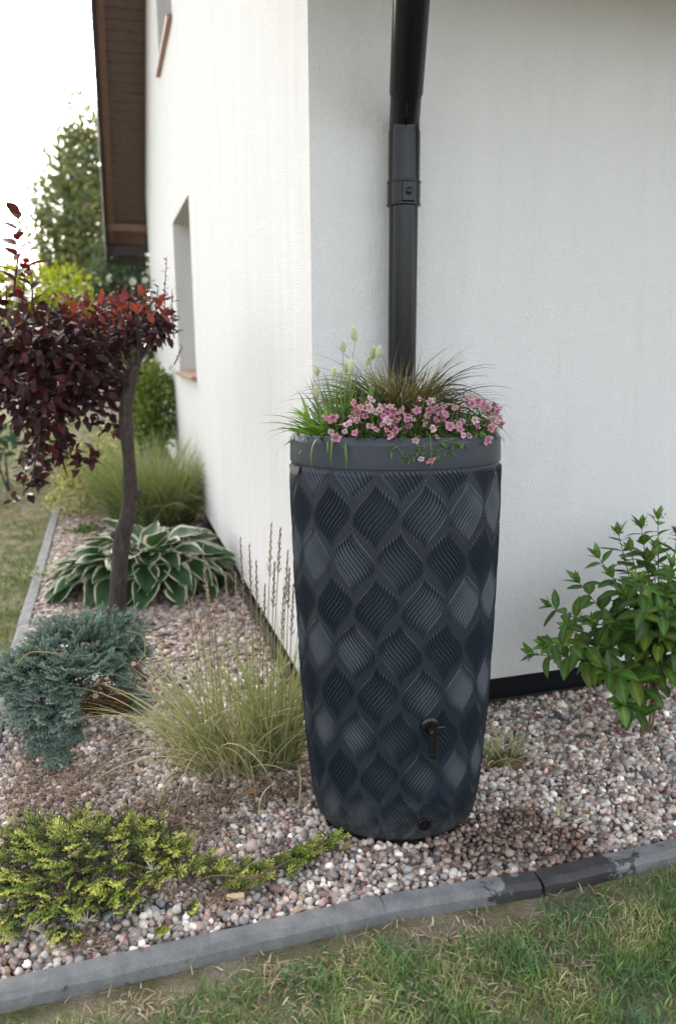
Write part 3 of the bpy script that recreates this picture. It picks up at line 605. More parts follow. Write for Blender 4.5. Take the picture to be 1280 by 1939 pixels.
def leafgrid(L, W, nv=6, nu=2, fold=.25, curl=.25, shape=0.42, wavy=0.0, point=1.0, c_in=(.1, .2, .05), c_rib=None, heart=0.0, seed=0):
    """leaf along +Y, upper side +Z"""
    r = random.Random(seed); vs = []; cs = []; ph = r.uniform(0, 6)
    for i in range(nv+1):
        t = i/nv; w = W/2*math.sin(math.pi*t**(math.log(.5)/math.log(shape)))**(.85 if i > nv/2 else .8) if 0 < t < 1 else 0
        w = max(w, .02*W if t == 0 else .0008)
        a = -curl*t*t; y = L*t*(1-.15*abs(curl)*t); z = L*a*.55
        for j in range(-nu, nu+1):
            u = j/nu; yy = y-heart*L*abs(u)*max(0, 1-t*4)
            zz = z+abs(u)*w*fold+wavy*L*math.sin(t*9+ph+u*2)*abs(u)
            vs.append((u*w, yy, zz)); k = 1 if (c_rib is None or j) else 0
            cs.append(c_in if k else c_rib)
    m_ = 2*nu+1; fs = [(i*m_+j, i*m_+j+1, (i+1)*m_+j+1, (i+1)*m_+j) for i in range(nv) for j in range(2*nu)]
    return np.array(vs), np.array(fs), np.array(cs, float)
def leafproto(name, mat, **kw):
    v, f, c = leafgrid(**kw); return mesh_np(name, v, f, mat, c)
def scatter_leaves(protos, mats, cols):
    """join transformed copies of leaf grids into one (V,F,C)"""
    V = []; F = []; Cc = []; o = 0
    for pr, M, c in zip(protos, mats, cols):
        v, f, cc = pr; m3 = np.array(M.to_3x3()); tr = np.array(M.translation); V.append(v@m3.T+tr); F.append(f+o); Cc.append(cc*np.asarray(c)); o += len(v)
    return np.concatenate(V), np.concatenate(F), np.concatenate(Cc)
def in_ell(c, r, power=.45):
    d = rv().normalized(); k = U(0, 1)**power; return Vector((c[0]+d.x*r[0]*k, c[1]+d.y*r[1]*k, c[2]+d.z*r[2]*k)), d

# ------------------------------------------------------------------ purple leaved plum tree
YT = 3.75; SC = (YT*math.cos(PITCH)+.3*math.sin(PITCH))/FPX
tr_px = [(222, 1240, 18), (222, 1150, 18.5), (226, 1085, 18), (229, 1040, 18.5), (233, 1010, 18.5), (242, 975, 16.5), (246, 940, 16.5), (245, 880, 14), (240, 820, 13.5), (238, 780, 13.5), (246, 730, 13), (258, 690, 11)]
tb = P(222, 1240, YT)
plum = empty('plum_tree', (tb.x, tb.y, 0), 'small purple leaved plum tree with bent dark trunk behind the blue juniper', 'tree')
pts = [P(x, y, YT) for x, y, r in tr_px]; pts[0] = Vector((pts[0].x, pts[0].y, -.03))
def smooth_path(pts, rad, k=4):
    op = []; orr = []
    for i in range(len(pts)-1):
        p0 = pts[max(0, i-1)]; p1, p2 = pts[i], pts[i+1]; p3 = pts[min(len(pts)-1, i+2)]
        for j in range(k):
            t = j/k; op.append(.5*((2*p1)+(p2-p0)*t+(2*p0-5*p1+4*p2-p3)*t*t+(3*p1-p0-3*p2+p3)*t**3)); orr.append(rad[i]*(1-t)+rad[i+1]*t)
    return op+[pts[-1]], orr+[rad[-1]]
sp, sr = smooth_path(pts, [r*SC*.9 for *_, r in tr_px]); sr = [r*(1+.14*noise.noise(p*22)) for p, r in zip(sp, sr)]
mb = MB(); mb.tube(sp, sr, 16); trunk = mb.build('trunk', M_bark, plum, smooth=True)
for (x, y, dx) in ((263, 938, 1), (213, 1015, -1)):
    a = P(x-dx*14, y+4, YT); b = P(x, y-4, YT-.01); mb = MB(); mb.tube([a, b, b+(b-a)*.25], [.028, .019, .012], 12); mb.build('knot', M_bark, trunk, smooth=True)
crown_px = [(40, 620, 3.70, 100, 60), (150, 640, 3.8, 95, 52), (60, 700, 3.65, 125, 75), (165, 705, 3.75, 85, 55), (245, 625, 3.8, 75, 42), (290, 612, 3.85, 42, 32), (85, 775, 3.7, 95, 48), (160, 765, 3.75, 55, 38), (85, 835, 3.75, 45, 32), (62, 890, 3.72, 26, 42), (-60, 680, 3.75, 110, 90), (205, 800, 3.8, 18, 22), (158, 868, 3.7, 12, 14)]
brs = [[(246, 735), (200, 700), (130, 690), (60, 660), (-20, 640)], [(258, 690), (290, 640), (312, 600)], [(250, 715), (190, 650), (150, 600)], [(215, 705), (150, 760), (90, 800), (70, 860), (58, 920)], [(130, 690), (60, 740), (0, 760)], [(120, 780), (115, 850), (128, 905)], [(258, 690), (262, 640), (255, 590)]]
for i, b in enumerate(brs):
    q = [P(x, y, YT+(U(-.12, .12) if j else 0)) for j, (x, y) in enumerate(b)]; sp, sr = smooth_path(q, [.013*(1-.8*j/(len(q)-1))*(1.3 if i < 2 else 1) for j in range(len(q))]); mb = MB(); mb.tube(sp, sr, 8); mb.build('branch', M_bark, plum, smooth=True)
dark = dict(fold=.22, curl=.35, shape=.45, nv=5, nu=1)
pl_protos = [leafproto('plum_leaf', M_plum, L=.064, W=w, c_in=c, c_rib=cr, seed=i, **dark) for i, (w, c, cr) in enumerate([(.034, (.052, .024, .030), (.07, .03, .035)), (.038, (.044, .021, .028), (.07, .03, .03)), (.032, (.052, .019, .024), (.07, .02, .02)), (.036, (.060, .016, .018), (.09, .02, .02))])]
red_protos = [leafproto('plum_leaf', M_plum, L=.045, W=w, c_in=c, c_rib=c, seed=i, **dark) for i, (w, c) in enumerate([(.021, (.26, .06, .055)), (.023, (.19, .045, .05)), (.019, (.33, .085, .055))])]
pgrid = [leafgrid(L=.064, W=.036, c_in=(1, 1, 1), seed=i, fold=.22, curl=.3, shape=.45, nv=3, nu=1) for i in range(3)]
wts = [rx*ry for _, _, _, rx, ry in crown_px]; cand = []
for i in range(2700):
    px, py, Y, rx, ry = random.choices(crown_px, wts)[0]; c = P(px, py, Y); k = Y/FPX
    p, d = in_ell(c, (rx*k, min(rx*k*.9, .28), ry*k), .4); cand.append((p, d))
for i in range(70):                                           # hanging tip leaves
    px, py, Y = random.choice([(58, 915, 3.72), (80, 880, 3.7), (160, 868, 3.7), (150, 845, 3.72), (40, 930, 3.73), (95, 860, 3.74)]); c = P(px+U(-22, 22), py+U(-22, 22), Y); cand.append((c, Vector((U(-1, 1), -.5, -.6))))
cand.sort(key=lambda q: q[0].y-.15*q[1].dot(Vector((0, -1, 0))))
sr_ = []; ms = []; cols = []
nobj = 0
for i, (p, d) in enumerate(cand):
    ax = (Vector((d.x*.7, d.y*.7, 0))+Vector((0, 0, -.35))+rv(.45)).normalized(); nm = (Vector((0, -.35, 1))+rv(.4)).normalized(); s_ = U(.68, 1.12)
    M = basis(p, ax, nm, s_)
    if nobj < 130 and i < 700 and random.random() < .42: link('leaf', random.choice(pl_protos), plum, M); nobj += 1
    else:
        sr_.append(random.choice(pgrid)); ms.append(M); v_ = U(.7, 1.25); cols.append(random.choice([(.050*v_, .022*v_, .027*v_), (.042*v_, .021*v_, .026*v_), (.075*v_, .024*v_, .026*v_)]))
# upright shoots with fresh red leaves
shoots = [(312, 612, 316, 486, 3.85), (330, 640, 326, 548, 3.88), (120, 640, 128, 560, 3.7), (185, 640, 190, 575, 3.75), (232, 630, 238, 572, 3.8), (270, 600, 285, 525, 3.9), (150, 600, 165, 545, 3.95), (215, 600, 222, 545, 3.95), (40, 590, 48, 500, 3.55), (25, 560, 36, 395, 3.0), (60, 580, 52, 488, 3.5), (90, 620, 100, 566, 3.6), (245, 640, 262, 560, 3.7), (295, 610, 300, 545, 3.8), (205, 655, 205, 590, 3.6), (10, 600, 12, 520, 3.6), (330, 690, 345, 655, 3.8), (160, 660, 150, 590, 3.6)]
mbt = MB()
for i, (x0, y0, x1, y1, Y) in enumerate(shoots):
    a, b = P(x0, y0, Y), P(x1, y1, Y-.02); mid = (a+b)/2+rv(.006); mb = MB(); mb.tube([a, mid, b], [.0036, .0028, .0018], 6, col=(.05, .02, .02)); mb.build('twig', M_twig, plum, smooth=True)
    n = max(5, int((b-a).length/.018)); big = i in (8, 9, 10)
    for j in range(n):
        t = (j+1)/n
        if big and random.random() < .2: continue
        p = a.lerp(b, t); w = j*2.4+U(-.4, .4); ax = Vector((math.cos(w), math.sin(w)*.8, U(.3, .9))).normalized(); M = basis(p, ax, Vector((0, -.2, 1))+rv(.25), (U(1.0, 1.5) if big else U(.55, .95)*(1.05-.35*t)))
        fresh = random.random() < (.25+.75*t)*(.45 if big else .85)
        link('leaf', random.choice(red_protos if fresh else pl_protos), plum, M)
for i in range(230):                                          # fresh tips along the crown top
    px = U(100, 330); py = 585+U(-22, 40)-(.0 if px < 260 else 8); c = P(px, py, U(3.6, 4.0)); M = basis(c, Vector((U(-.6, .6), U(-.6, .3), U(.1, .9))), Vector((0, -.3, 1))+rv(.3), U(.55, 1.0)); sr_.append(random.choice(pgrid)); ms.append(M); cols.append(random.choice([(.22, .055, .05), (.15, .04, .042), (.28, .08, .055), (.09, .03, .034)]))
stuffobj('foliage', scatter_leaves(sr_, ms, cols), M_plum, plum)

# ------------------------------------------------------------------ hosta
def hostamat():
    mt, n, l, b = newmat('hosta_leaf'); b.inputs['Roughness'].default_value = .42; b.inputs['Specular IOR Level'].default_value = .4
    e = N(n, 'Attribute', attribute_name='edge'); tt = N(n, 'Attribute', attribute_name='along'); g = N(n, 'TexCoord')
    t = N(n, 'TexNoise', Scale=28.0, Detail=4.0); l.new(g.outputs['Object'], t.inputs['Vector'])
    oi = N(n, 'ObjectInfo'); ad0 = N(n, 'MapRange'); ad0.inputs[3].default_value = -.10; ad0.inputs[4].default_value = .06; l.new(oi.outputs['Random'], ad0.inputs[0])
    ma = N(n, 'Math', operation='MULTIPLY_ADD'); l.new(t.outputs['Fac'], ma.inputs[0]); ma.inputs[1].default_value = .30; l.new(e.outputs['Fac'], ma.inputs[2])
    m2 = N(n, 'Math', operation='ADD'); l.new(ma.outputs[0], m2.inputs[0]); l.new(ad0.outputs[0], m2.inputs[1])
    r = ramp(n, [(.0, (.030, .080, .030)), (.80, (.048, .108, .038)), (.93, (.075, .13, .045)), (.968, (.56, .57, .38)), (1.0, (.70, .69, .52))]); l.new(m2.outputs[0], r.inputs[0])
    w = N(n, 'TexWave'); w.inputs['Scale'].default_value = 0.5; 
    mrv = N(n, 'Math', operation='MULTIPLY'); l.new(e.outputs['Fac'], mrv.inputs[0]); mrv.inputs[1].default_value = 34.0; sn = N(n, 'Math', operation='SINE'); l.new(mrv.outputs[0], sn.inputs[0])
    bp = N(n, 'Bump', Strength=.35, Distance=.003); l.new(sn.outputs[0], bp.inputs['Height']); l.new(bp.outputs[0], b.inputs['Normal'])
    l.new(r.outputs[0], b.inputs['Base Color']); tr = N(n, 'BsdfTranslucent'); l.new(r.outputs[0], tr.inputs['Color']); mx = N(n, 'MixShader'); mx.inputs[0].default_value = .2
    l.new(b.outputs[0], mx.inputs[1]); l.new(tr.outputs[0], mx.inputs[2]); l.new(mx.outputs[0], n['Material Output'].inputs['Surface']); n.remove(w)
    return mt
M_hosta = hostamat()
def hosta_proto(seed, curl):
    r = random.Random(seed); nv, nu = 12, 6; vs = []; ed = []; al = []; ph = r.uniform(0, 6)
    for i in range(nv+1):
        t = i/nv; w = .066*(math.sin(math.pi*min(1, t**.62))**.75)*(1-.12*t) if 0 < t < 1 else .0015
        for j in range(-nu, nu+1):
            u = j/nu; back = -.030*abs(u)**1.5*max(0, 1-t*3.2)
            z = -curl*.16*t*t+abs(u)**1.3*w*.42-.010*math.sin(math.pi*t)+.0045*math.sin(t*11+ph+3*u)*u*u
            vs.append((u*w, .17*t*(1-.1*curl)+back, z)); ed.append(max(abs(u), 0 if t < .5 else (t-.80)/.2*1.0*(1-.0) if t > .80 else 0)); al.append(t)
    m_ = 2*nu+1; fs = [(i*m_+j, i*m_+j+1, (i+1)*m_+j+1, (i+1)*m_+j) for i in range(nv) for j in range(2*nu)]
    return mesh_np('hosta_leaf', vs, fs, M_hosta, attrs={'edge': np.clip(ed, 0, 1), 'along': al})
hp = [hosta_proto(i, c) for i, c in enumerate((.15, .28, .42, .60, .3))]
hb = G(268, 1112); hb = Vector((hb.x+.02, hb.y+.06, 0)); hosta = empty('hosta', hb, 'broad hosta clump with white edged green leaves beside the gable wall', 'plant')
nl = 0
for ring, (cnt, r0, h0, el) in enumerate([(9, .07, .22, 36), (15, .17, .25, 30), (20, .26, .22, 12), (24, .34, .165, -2), (24, .41, .10, -14), (14, .45, .05, -24)]):
    for k in range(cnt):
        a = 2*math.pi*(k+.5*ring+U(-.2, .2))/cnt; dr = Vector((math.cos(a), math.sin(a), 0)); rr_ = r0*U(.85, 1.1)
        p = hb+Vector((dr.x*rr_*1.12, dr.y*rr_*.85, h0*U(.85, 1.15)+.02)); wallq = (p+dr*.1-C0).dot(uR)
        if wallq > -.06: p -= uR*(wallq+.08)
        e_ = R(el+U(-10, 10)); ax = dr*math.cos(e_)+Vector((0, 0, math.sin(e_))); ax = (ax+rv(.12)).normalized(); nm = Vector((0, 0, 1))+dr*(.5 if el > 0 else .2)+rv(.15)
        q = p-ax*.02
        link('leaf', random.choice(hp), hosta, basis(p, ax, nm, U(1.0, 1.4)))
        mb = MB(); mid = (hb+p)/2+Vector((0, 0, .05)); mb.tube([hb+Vector((dr.x*.03, dr.y*.03, 0)), mid, p], [.005, .0045, .0035], 5, col=(.10, .19, .06))
        if ring > 1 or k % 2 == 0: mb.build('stalk', M_stem, hosta, smooth=True)

# ------------------------------------------------------------------ junipers
def spray_proto(name, seed, L, nside, cb, ct, fat=1.0, spread=.95):
    r = random.Random(seed); mb = MB()
    def shoot(a, d, ln, t0, t1, wd):
        d = d.normalized(); n = max(3, int(ln/.0052))
        def cl(t): t = max(0, min(1, t)); return tuple(cb[i]*(1-t)+ct[i]*t for i in range(3))
        b = a+d*ln; o = d.orthogonal().normalized(); o2 = d.cross(o); w = wd*.5
        mb.add([a+o*w, a-o*.5*w+o2*.87*w, a-o*.5*w-o2*.87*w, b], [(0, 1, 3), (1, 2, 3), (2, 0, 3)], [cl(t0)]*3+[cl(t1)])
        for i in range(n):
            f = (i+.5)/n; p = a+d*ln*f
            for s_ in range(2):
                w_ = r.uniform(0, 6.28); q = (o*math.cos(w_)+o2*math.sin(w_)); e = p+d*.0055*r.uniform(.8, 1.3)+q*wd*1.15; q2 = d.cross(q)*wd*.38
                c = cl(t0+(t1-t0)*f+r.uniform(-.1, .1)); mb.add([p+q2, p-q2, e], [(0, 1, 2)], [c, c, c])
    X = Vector((1, 0, 0)); Yv = Vector((0, 1, 0)); Z = Vector((0, 0, 1))
    shoot(Vector((0, 0, 0)), Yv+Z*.1, L, 0, 1, .0034*fat)
    for i in range(nside):
        f = .06+.88*i/nside; sgn = 1 if i % 2 else -1; a = Yv*L*f+Z*.1*L*f; d = Yv*.8+X*sgn*spread+Z*r.uniform(-.25, .6); ln = L*(.48*(1-f*.75))*r.uniform(.7, 1.2)
        shoot(a, d, ln, f*.75, min(1, f+.35), .0032*fat)
        if ln > .02:
            for k in (.4, .7): shoot(a+d.normalized()*ln*k, d+X*-sgn*.9+Yv*.5+Z*r.uniform(-.3, .5), ln*.42, f*.8, min(1, f+.4), .0029*fat)
    return mb.mesh(name, M_needle)
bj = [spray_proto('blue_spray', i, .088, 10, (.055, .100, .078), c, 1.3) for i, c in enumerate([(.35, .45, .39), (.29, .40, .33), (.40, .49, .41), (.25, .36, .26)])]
jb = P(135, 1370, 2.95); jb.z = 0
jun = empty('blue_juniper', jb, 'spreading blue green juniper with a cut brown hollow at the left edge of the bed', 'shrub')
lobes = [(150, 1225, 3.12, 110, 55), (70, 1275, 2.95, 75, 50), (165, 1285, 2.92, 85, 50), (85, 1345, 2.82, 62, 45), (215, 1190, 3.2, 55, 35), (238, 1240, 3.15, 38, 45), (20, 1290, 3.0, 50, 45), (120, 1400, 2.76, 42, 40), (100, 1455, 2.68, 34, 40), (250, 1330, 3.0, 24, 45), (118, 1520, 2.56, 12, 40), (150, 1350, 2.82, 45, 38)]
lw = [rx*ry+600 for *_, rx, ry in lobes]; cnt = 0
def hollow(p):
    v = p-O; x = 640+FPX*v.dot(rt)/v.dot(fwd); y = 969.5-FPX*v.dot(up)/v.dot(fwd); return ((x-200)/58)**2+((y-1365)/78)**2 < 1 and p.y < 3.02
tries = 0
extra = []
while cnt < 900 and tries < 9000:
    tries += 1
    px, py, Y, rx, ry = random.choices(lobes, lw)[0]; c = P(px, py, Y); k = Y/FPX; d = rv().normalized()
    if d.y > .45 or d.z < -.75: continue
    kk = U(.72, 1.02); p = Vector((c.x+d.x*rx*k*kk, c.y+d.y*min(rx*k, .16)*kk, c.z+d.z*ry*k*kk)); p.z = max(p.z, .02)
    if hollow(p): continue
    out = (p-Vector((jb.x, jb.y+.1, .10))).normalized(); ax = (out*.9+Vector((d.x*.4, d.y*.5-.15, -.12+.25*d.z))+rv(.28)).normalized(); nm = Vector((0, -.3, 1))+d*.4+rv(.3)
    if hollow(p+ax*.05): continue
    M = basis(p-ax*.05, ax, nm, U(.8, 1.35))
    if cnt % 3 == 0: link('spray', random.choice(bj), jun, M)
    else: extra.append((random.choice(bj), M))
    cnt += 1
def joined(lst, name, mat, parent):
    cache = {}; V = []; T = []; Cc = []; o = 0
    for me, M in lst:
        if me.name not in cache:
            v = np.zeros(len(me.vertices)*3, np.float32); me.vertices.foreach_get('co', v); c = np.zeros(len(me.vertices)*4, np.float32); me.color_attributes['Col'].data.foreach_get('color', c)
            me.calc_loop_triangles(); t = np.zeros(len(me.loop_triangles)*3, np.int32); me.loop_triangles.foreach_get('vertices', t); cache[me.name] = (v.reshape(-1, 3), t.reshape(-1, 3), c.reshape(-1, 4)[:, :3])
        v, t, c = cache[me.name]; V.append(v@np.array(M.to_3x3()).T+np.array(M.translation)); T.append(t+o); Cc.append(c*U(.75, 1.25)); o += len(v)
    return setp(link(name, mesh_np(name, np.concatenate(V), np.concatenate(T), mat, np.concatenate(Cc), smooth=(name == 'foliage')), parent), kind='stuff')
joined(extra, 'inner_sprays', M_needle, jun)
mb = MB()
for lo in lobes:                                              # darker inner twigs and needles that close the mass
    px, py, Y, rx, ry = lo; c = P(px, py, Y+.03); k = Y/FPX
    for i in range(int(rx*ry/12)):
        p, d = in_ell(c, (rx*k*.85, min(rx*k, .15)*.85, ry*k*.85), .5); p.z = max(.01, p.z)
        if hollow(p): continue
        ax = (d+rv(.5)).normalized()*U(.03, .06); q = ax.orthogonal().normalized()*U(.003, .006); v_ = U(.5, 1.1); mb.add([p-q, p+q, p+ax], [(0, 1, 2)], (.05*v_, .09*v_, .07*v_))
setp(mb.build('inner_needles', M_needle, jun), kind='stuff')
mb = MB()
for i in range(1500):                                          # dead brown inside of the hollow
    c = P(205+U(-48, 48), 1365+U(-68, 72), U(2.93, 3.06)); c.z = max(.01, c.z); ax = (Vector((U(-1, .3), -.5, U(-1, .4)))+rv(.3)).normalized()*U(.03, .075); q = ax.orthogonal().normalized()*.0022; v_ = U(.6, 1.3); mb.add([c-q, c+q, c+ax], [(0, 1, 2)], (.17*v_, .095*v_, .058*v_))
setp(mb.build('dead_twigs', M_dry, jun), kind='stuff')
for (x, y, r_) in ((181, 1318, .0115), (253, 1257, .009), (186, 1289, .006)):
    a = P(x, y, 2.86); b = P(x+22, y+30, 3.08); mb = MB(); mb.tube([a, a.lerp(b, .02), b], [r_, r_, r_*1.3], 12, col=[(.50, .34, .20), (.16, .09, .06), (.12, .07, .05)]); mb.build('cut_stub', M_stem, jun, smooth='auto')
for q in ([(262, 1255), (275, 1235), (270, 1205), (240, 1195)], [(120, 1240), (60, 1235), (30, 1262)], [(115, 1560), (125, 1500), (128, 1440), (110, 1400)], [(150, 1320), (90, 1350), (45, 1380)]):
    sp, sr = smooth_path([P(x, y, 2.8+.0006*(1300-y)+U(-.03, .03)) for x, y in q], [.0025]*len(q)); mb = MB(); mb.tube(sp, sr, 6, col=(.33, .24, .12)); mb.build('branch', M_stem, jun, smooth=True)

yj = [spray_proto('golden_spray', 20+i, .070, 8, (.035, .070, .016), c, 1.5, .8) for i, c in enumerate([(.70, .70, .18), (.56, .60, .13), (.34, .44, .09), (.80, .76, .28)])]
gb = G(190, 1690); gj = empty('golden_juniper', gb, 'low yellow green juniper creeping over pebbles along the front kerb', 'shrub')
ylobes = [(60, 1600, 85, 35, .09), (150, 1575, 80, 35, .11), (250, 1570, 80, 35, .10), (30, 1665, 60, 40, .08), (160, 1650, 95, 45, .11), (290, 1640, 60, 40, .08), (90, 1720, 75, 35, .07), (200, 1700, 70, 35, .07), (330, 1600, 35, 22, .06), (395, 1645, 45, 18, .05), (455, 1665, 40, 18, .04), (500, 1650, 35, 18, .04), (10, 1750, 30, 30, .05), (545, 1632, 34, 16, .035), (580, 1617, 32, 15, .035), (612, 1602, 28, 14, .035), (637, 1588, 20, 11, .035), (305, 1765, 8, 14, .02), (355, 1725, 18, 12, .02), (120, 1770, 30, 12, .03), (100, 1560, 50, 15, .08)]
lw = [(a*b)**.8+30 for _, _, a, b, _ in ylobes]
extra = []
for i in range(430):
    px, py, rx, ry, h = random.choices(ylobes, lw)[0]; x = px+rx*random.gauss(0, .5); y = py+ry*random.gauss(0, .5); p = G(x, y, h*U(.3, 1.0))
    away = (p-Vector((gb.x-.05, gb.y+.1, 0))); away.z = 0
    ax = (away.normalized()*.6+Vector((U(-.5, .5), U(-.9, .1), U(.0, .75)))).normalized()
    if px > 380: ax = (Vector((.8, .35, .25))+rv(.4)).normalized()
    M = basis(p-ax*.03, ax, Vector((0, -.2, 1))+rv(.35), U(.6, 1.1)); me_ = random.choices(yj, (.34, .30, .24, .12))[0]
    if i % 2 == 0: link('spray', me_, gj, M)
    else: extra.append((me_, M))
joined(extra, 'inner_sprays', M_needle, gj)
mb = MB()
for (px, py, rx, ry, h) in ylobes:
    for i in range(int(rx*ry/8)):
        p = G(px+rx*random.gauss(0, .45), py+ry*random.gauss(0, .45), h*U(0, .8)); ax = rv().normalized()*U(.02, .05); q = ax.orthogonal().normalized()*U(.0015, .004); v_ = U(.5, 1.2); mb.add([p-q, p+q, p+ax], [(0, 1, 2)], random.choice([(.045*v_, .075*v_, .022*v_), (.075*v_, .05*v_, .033*v_), (.085*v_, .06*v_, .04*v_), (.05*v_, .09*v_, .02*v_)]))
setp(mb.build('inner_needles', M_needle, gj), kind='stuff')
for q in ([(200, 1600), (260, 1590), (330, 1650), (380, 1690)], [(60, 1690), (140, 1660), (210, 1620)], [(150, 1720), (180, 1660), (190, 1610)], [(240, 1650), (320, 1690), (400, 1660), (480, 1665)], [(480, 1665), (560, 1625), (630, 1592)], [(230, 1580), (260, 1620), (330, 1640)], [(330, 1700), (300, 1660), (260, 1640)], [(320, 1560), (325, 1600), (320, 1640)], [(80, 1700), (60, 1740), (45, 1770)]):
    sp, sr = smooth_path([G(x, y, U(.025, .07)) for x, y in q], [U(.003, .0055)]+[.0028]*(len(q)-1)); mb = MB(); mb.tube(sp, sr, 6, col=random.choice([(.13, .085, .055), (.09, .055, .04)])); mb.build('branch', M_stem, gj, smooth=True)
for (x, y, z) in ((290, 1650, .07), (60, 1760, .04), (165, 1745, .04)):        # dead bleached sprigs
    p = G(x, y, z); mb = MB()
    for k in range(14):
        d = Vector((U(-.6, 1), U(-.4, .4), U(0, .7))).normalized()*U(.015, .04); mb.tube([p, p+d*.6+rv(.002), p+d], [.0016, .0014, .0005], 4, col=(.52, .46, .34))
    mb.build('dead_sprig', M_stem, gj)

# ------------------------------------------------------------------ tall reed grass beside the barrel
rb = G(452, 1452); reed = empty('reed_grass', rb, 'tall variegated reed grass with feathery seed heads left of the barrel', 'plant')
def tuft(center, spread, n, lrange, wrange, e0r, bendr, **kw):
    a = rng.uniform(0, 2*np.pi, n); r = np.sqrt(rng.uniform(0, 1, n)); b = np.stack([center.x+spread[0]*r*np.cos(a), center.y+spread[1]*r*np.sin(a), np.full(n, center.z)], 1)
    az = np.arctan2(np.sin(a)*spread[1]+rng.normal(0, spread[1]*.8, n), np.cos(a)*spread[0]+rng.normal(0, spread[0]*.8, n))
    return blades(b, az, rng.uniform(*lrange, n), rng.uniform(*wrange, n), rng.uniform(*e0r, n), rng.uniform(*bendr, n), **kw)
parts = [tuft(rb, (.17, .09), 200, (.26, .60), (.0052, .0086), (1.05, 1.55), (.1, 1.3), colb=(.12, .17, .05), colt=(.24, .29, .10), edgecol=(.52, .49, .29), segs=9, cvar=.25),
         tuft(rb+Vector((-.05, -.01, 0)), (.17, .10), 150, (.28, .58), (.0040, .0066), (.85, 1.45), (.6, 2.4), colb=(.19, .20, .08), colt=(.44, .41, .20), edgecol=(.58, .54, .36), segs=10, cvar=.28),
         tuft(rb+Vector((.15, .02, 0)), (.08, .06), 150, (.30, .62), (.0048, .0080), (1.2, 1.55), (.1, .7), colb=(.13, .18, .05), colt=(.22, .29, .09), edgecol=(.46, .46, .25), segs=8, cvar=.22),
         tuft(rb, (.20, .08), 170, (.10, .28), (.002, .0038), (.1, .9), (.3, 1.4), colb=(.33, .25, .14), colt=(.48, .37, .21), segs=6, cvar=.3)]
for (x0, y0, x1, y1, w) in ((255, 1350, 395, 1455, .005), (190, 1310, 330, 1400, .004), (345, 1470, 300, 1530, .005), (520, 1490, 490, 1545, .006), (555, 1450, 565, 1530, .006), (430, 1430, 310, 1255, .004)):
    a, b = G(x1, y1, .05), P(x0, y0, G(x1, y1).y-.1); d = b-a; parts.append(blades([a], [math.atan2(d.y, d.x)], [d.length*1.1], [w], [math.atan2(d.z, math.hypot(d.x, d.y))+.5], [1.0], colb=(.40, .37, .2), colt=(.5, .46, .3), segs=8))
stuffobj('blades', parts, M_blade, reed)
def spike(pt, d, L, n, cols, name='seed_head'):
    mb = MB()
    for i in range(n):
        f = i/n; p = pt-d*L*(1-f); w = i*2.4; o = d.orthogonal().normalized(); q = (o*math.cos(w)+d.cross(o)*math.sin(w)); e = (d*.9+q*(.75-.45*f)).normalized()*U(.014, .030)*(1-.55*f); s_ = d.cross(q)*.0018
        c = random.choice(cols); mb.add([p-s_, p+s_, p+e*.55+s_*1.6, p+e, p+e*.55-s_*1.6], [(0, 1, 2, 4), (4, 2, 3)], c)
    return mb
for (x, y, xb) in ((384, 1032, 412), (392, 1100, 420), (455, 1018, 475), (472, 1030, 486), (514, 990, 505), (531, 1000, 515), (545, 1042, 532), (548, 1075, 540), (538, 1110, 528), (502, 1105, 498), (427, 1085, 440), (446, 1085, 455), (352, 1108, 392), (363, 1130, 400), (556, 1105, 545), (405, 1160, 425), (485, 1060, 492), (520, 1065, 512), (495, 1150, 490), (378, 1160, 405)):
    Y = rb.y+U(-.05, .05); tip = P(x, y, Y+U(-.03, .03)); base = P(xb, 1452, Y); base.z = .02; mid = base.lerp(tip, .5)+Vector(((tip.x-base.x)*-.12, 0, 0))
    sp, sr = smooth_path([base, mid, tip], [.0024, .0019, .0011], 5); mb = MB(); mb.tube(sp, sr, 5, col=(.26, .25, .11)); st = mb.build('stem', M_stem, reed, smooth=True)
    d = (sp[-1]-sp[-2]).normalized(); spike(sp[-1], d, U(.14, .21), 44, [(.34, .25, .23), (.42, .33, .27), (.26, .18, .18), (.46, .40, .30)]).build('seed_head', M_dry, reed)

# ------------------------------------------------------------------ small sedges in the pebbles
def sedge(name, c, label, n, L, spread):
    e = empty(name, c, label, 'plant', None)
    stuffobj('blades', [tuft(c, spread, n, (L*.5, L), (.0055, .0085), (.9, 1.5), (.3, 2.0), colb=(.16, .22, .07), colt=(.16, .22, .08), edgecol=(.55, .54, .34), segs=8, cvar=.2)], M_blade, e); return e
sc_ = G(948, 1448); sg_ = sedge('small_sedge', sc_, 'small white striped sedge tuft on a root ball right of the barrel', 52, .22, (.045, .03))
mb = MB()
for i in range(420):
    p, d = in_ell(sc_+Vector((.035, .0, .015)), (.075, .05, .035), .6); p.z = max(.006, p.z); ax = (d+rv(.6)).normalized()*U(.015, .04); q = ax.orthogonal().normalized()*.0013; v_ = U(.5, 1.2); mb.add([p-q, p+q, p+ax], [(0, 1, 2)], random.choice([(.13*v_, .075*v_, .045*v_), (.22*v_, .16*v_, .09*v_), (.07*v_, .04*v_, .028*v_)]))
setp(mb.build('roots', M_dry, sg_), kind='stuff')
mb = MB(); vs = []; fs = []
for i in range(7):
    for j in range(14):
        v = i/6*math.pi/2; w = 2*math.pi*j/14; p = Vector((.062*math.sin(v)*math.cos(w), .045*math.sin(v)*math.sin(w), .038*math.cos(v))); vs.append(sc_+Vector((.03, 0, 0))+p*(1+.25*noise.noise(p*60)))
for i in range(6):
    for j in range(14): fs.append((i*14+j, (i+1)*14+j, (i+1)*14+(j+1) % 14, i*14+(j+1) % 14))
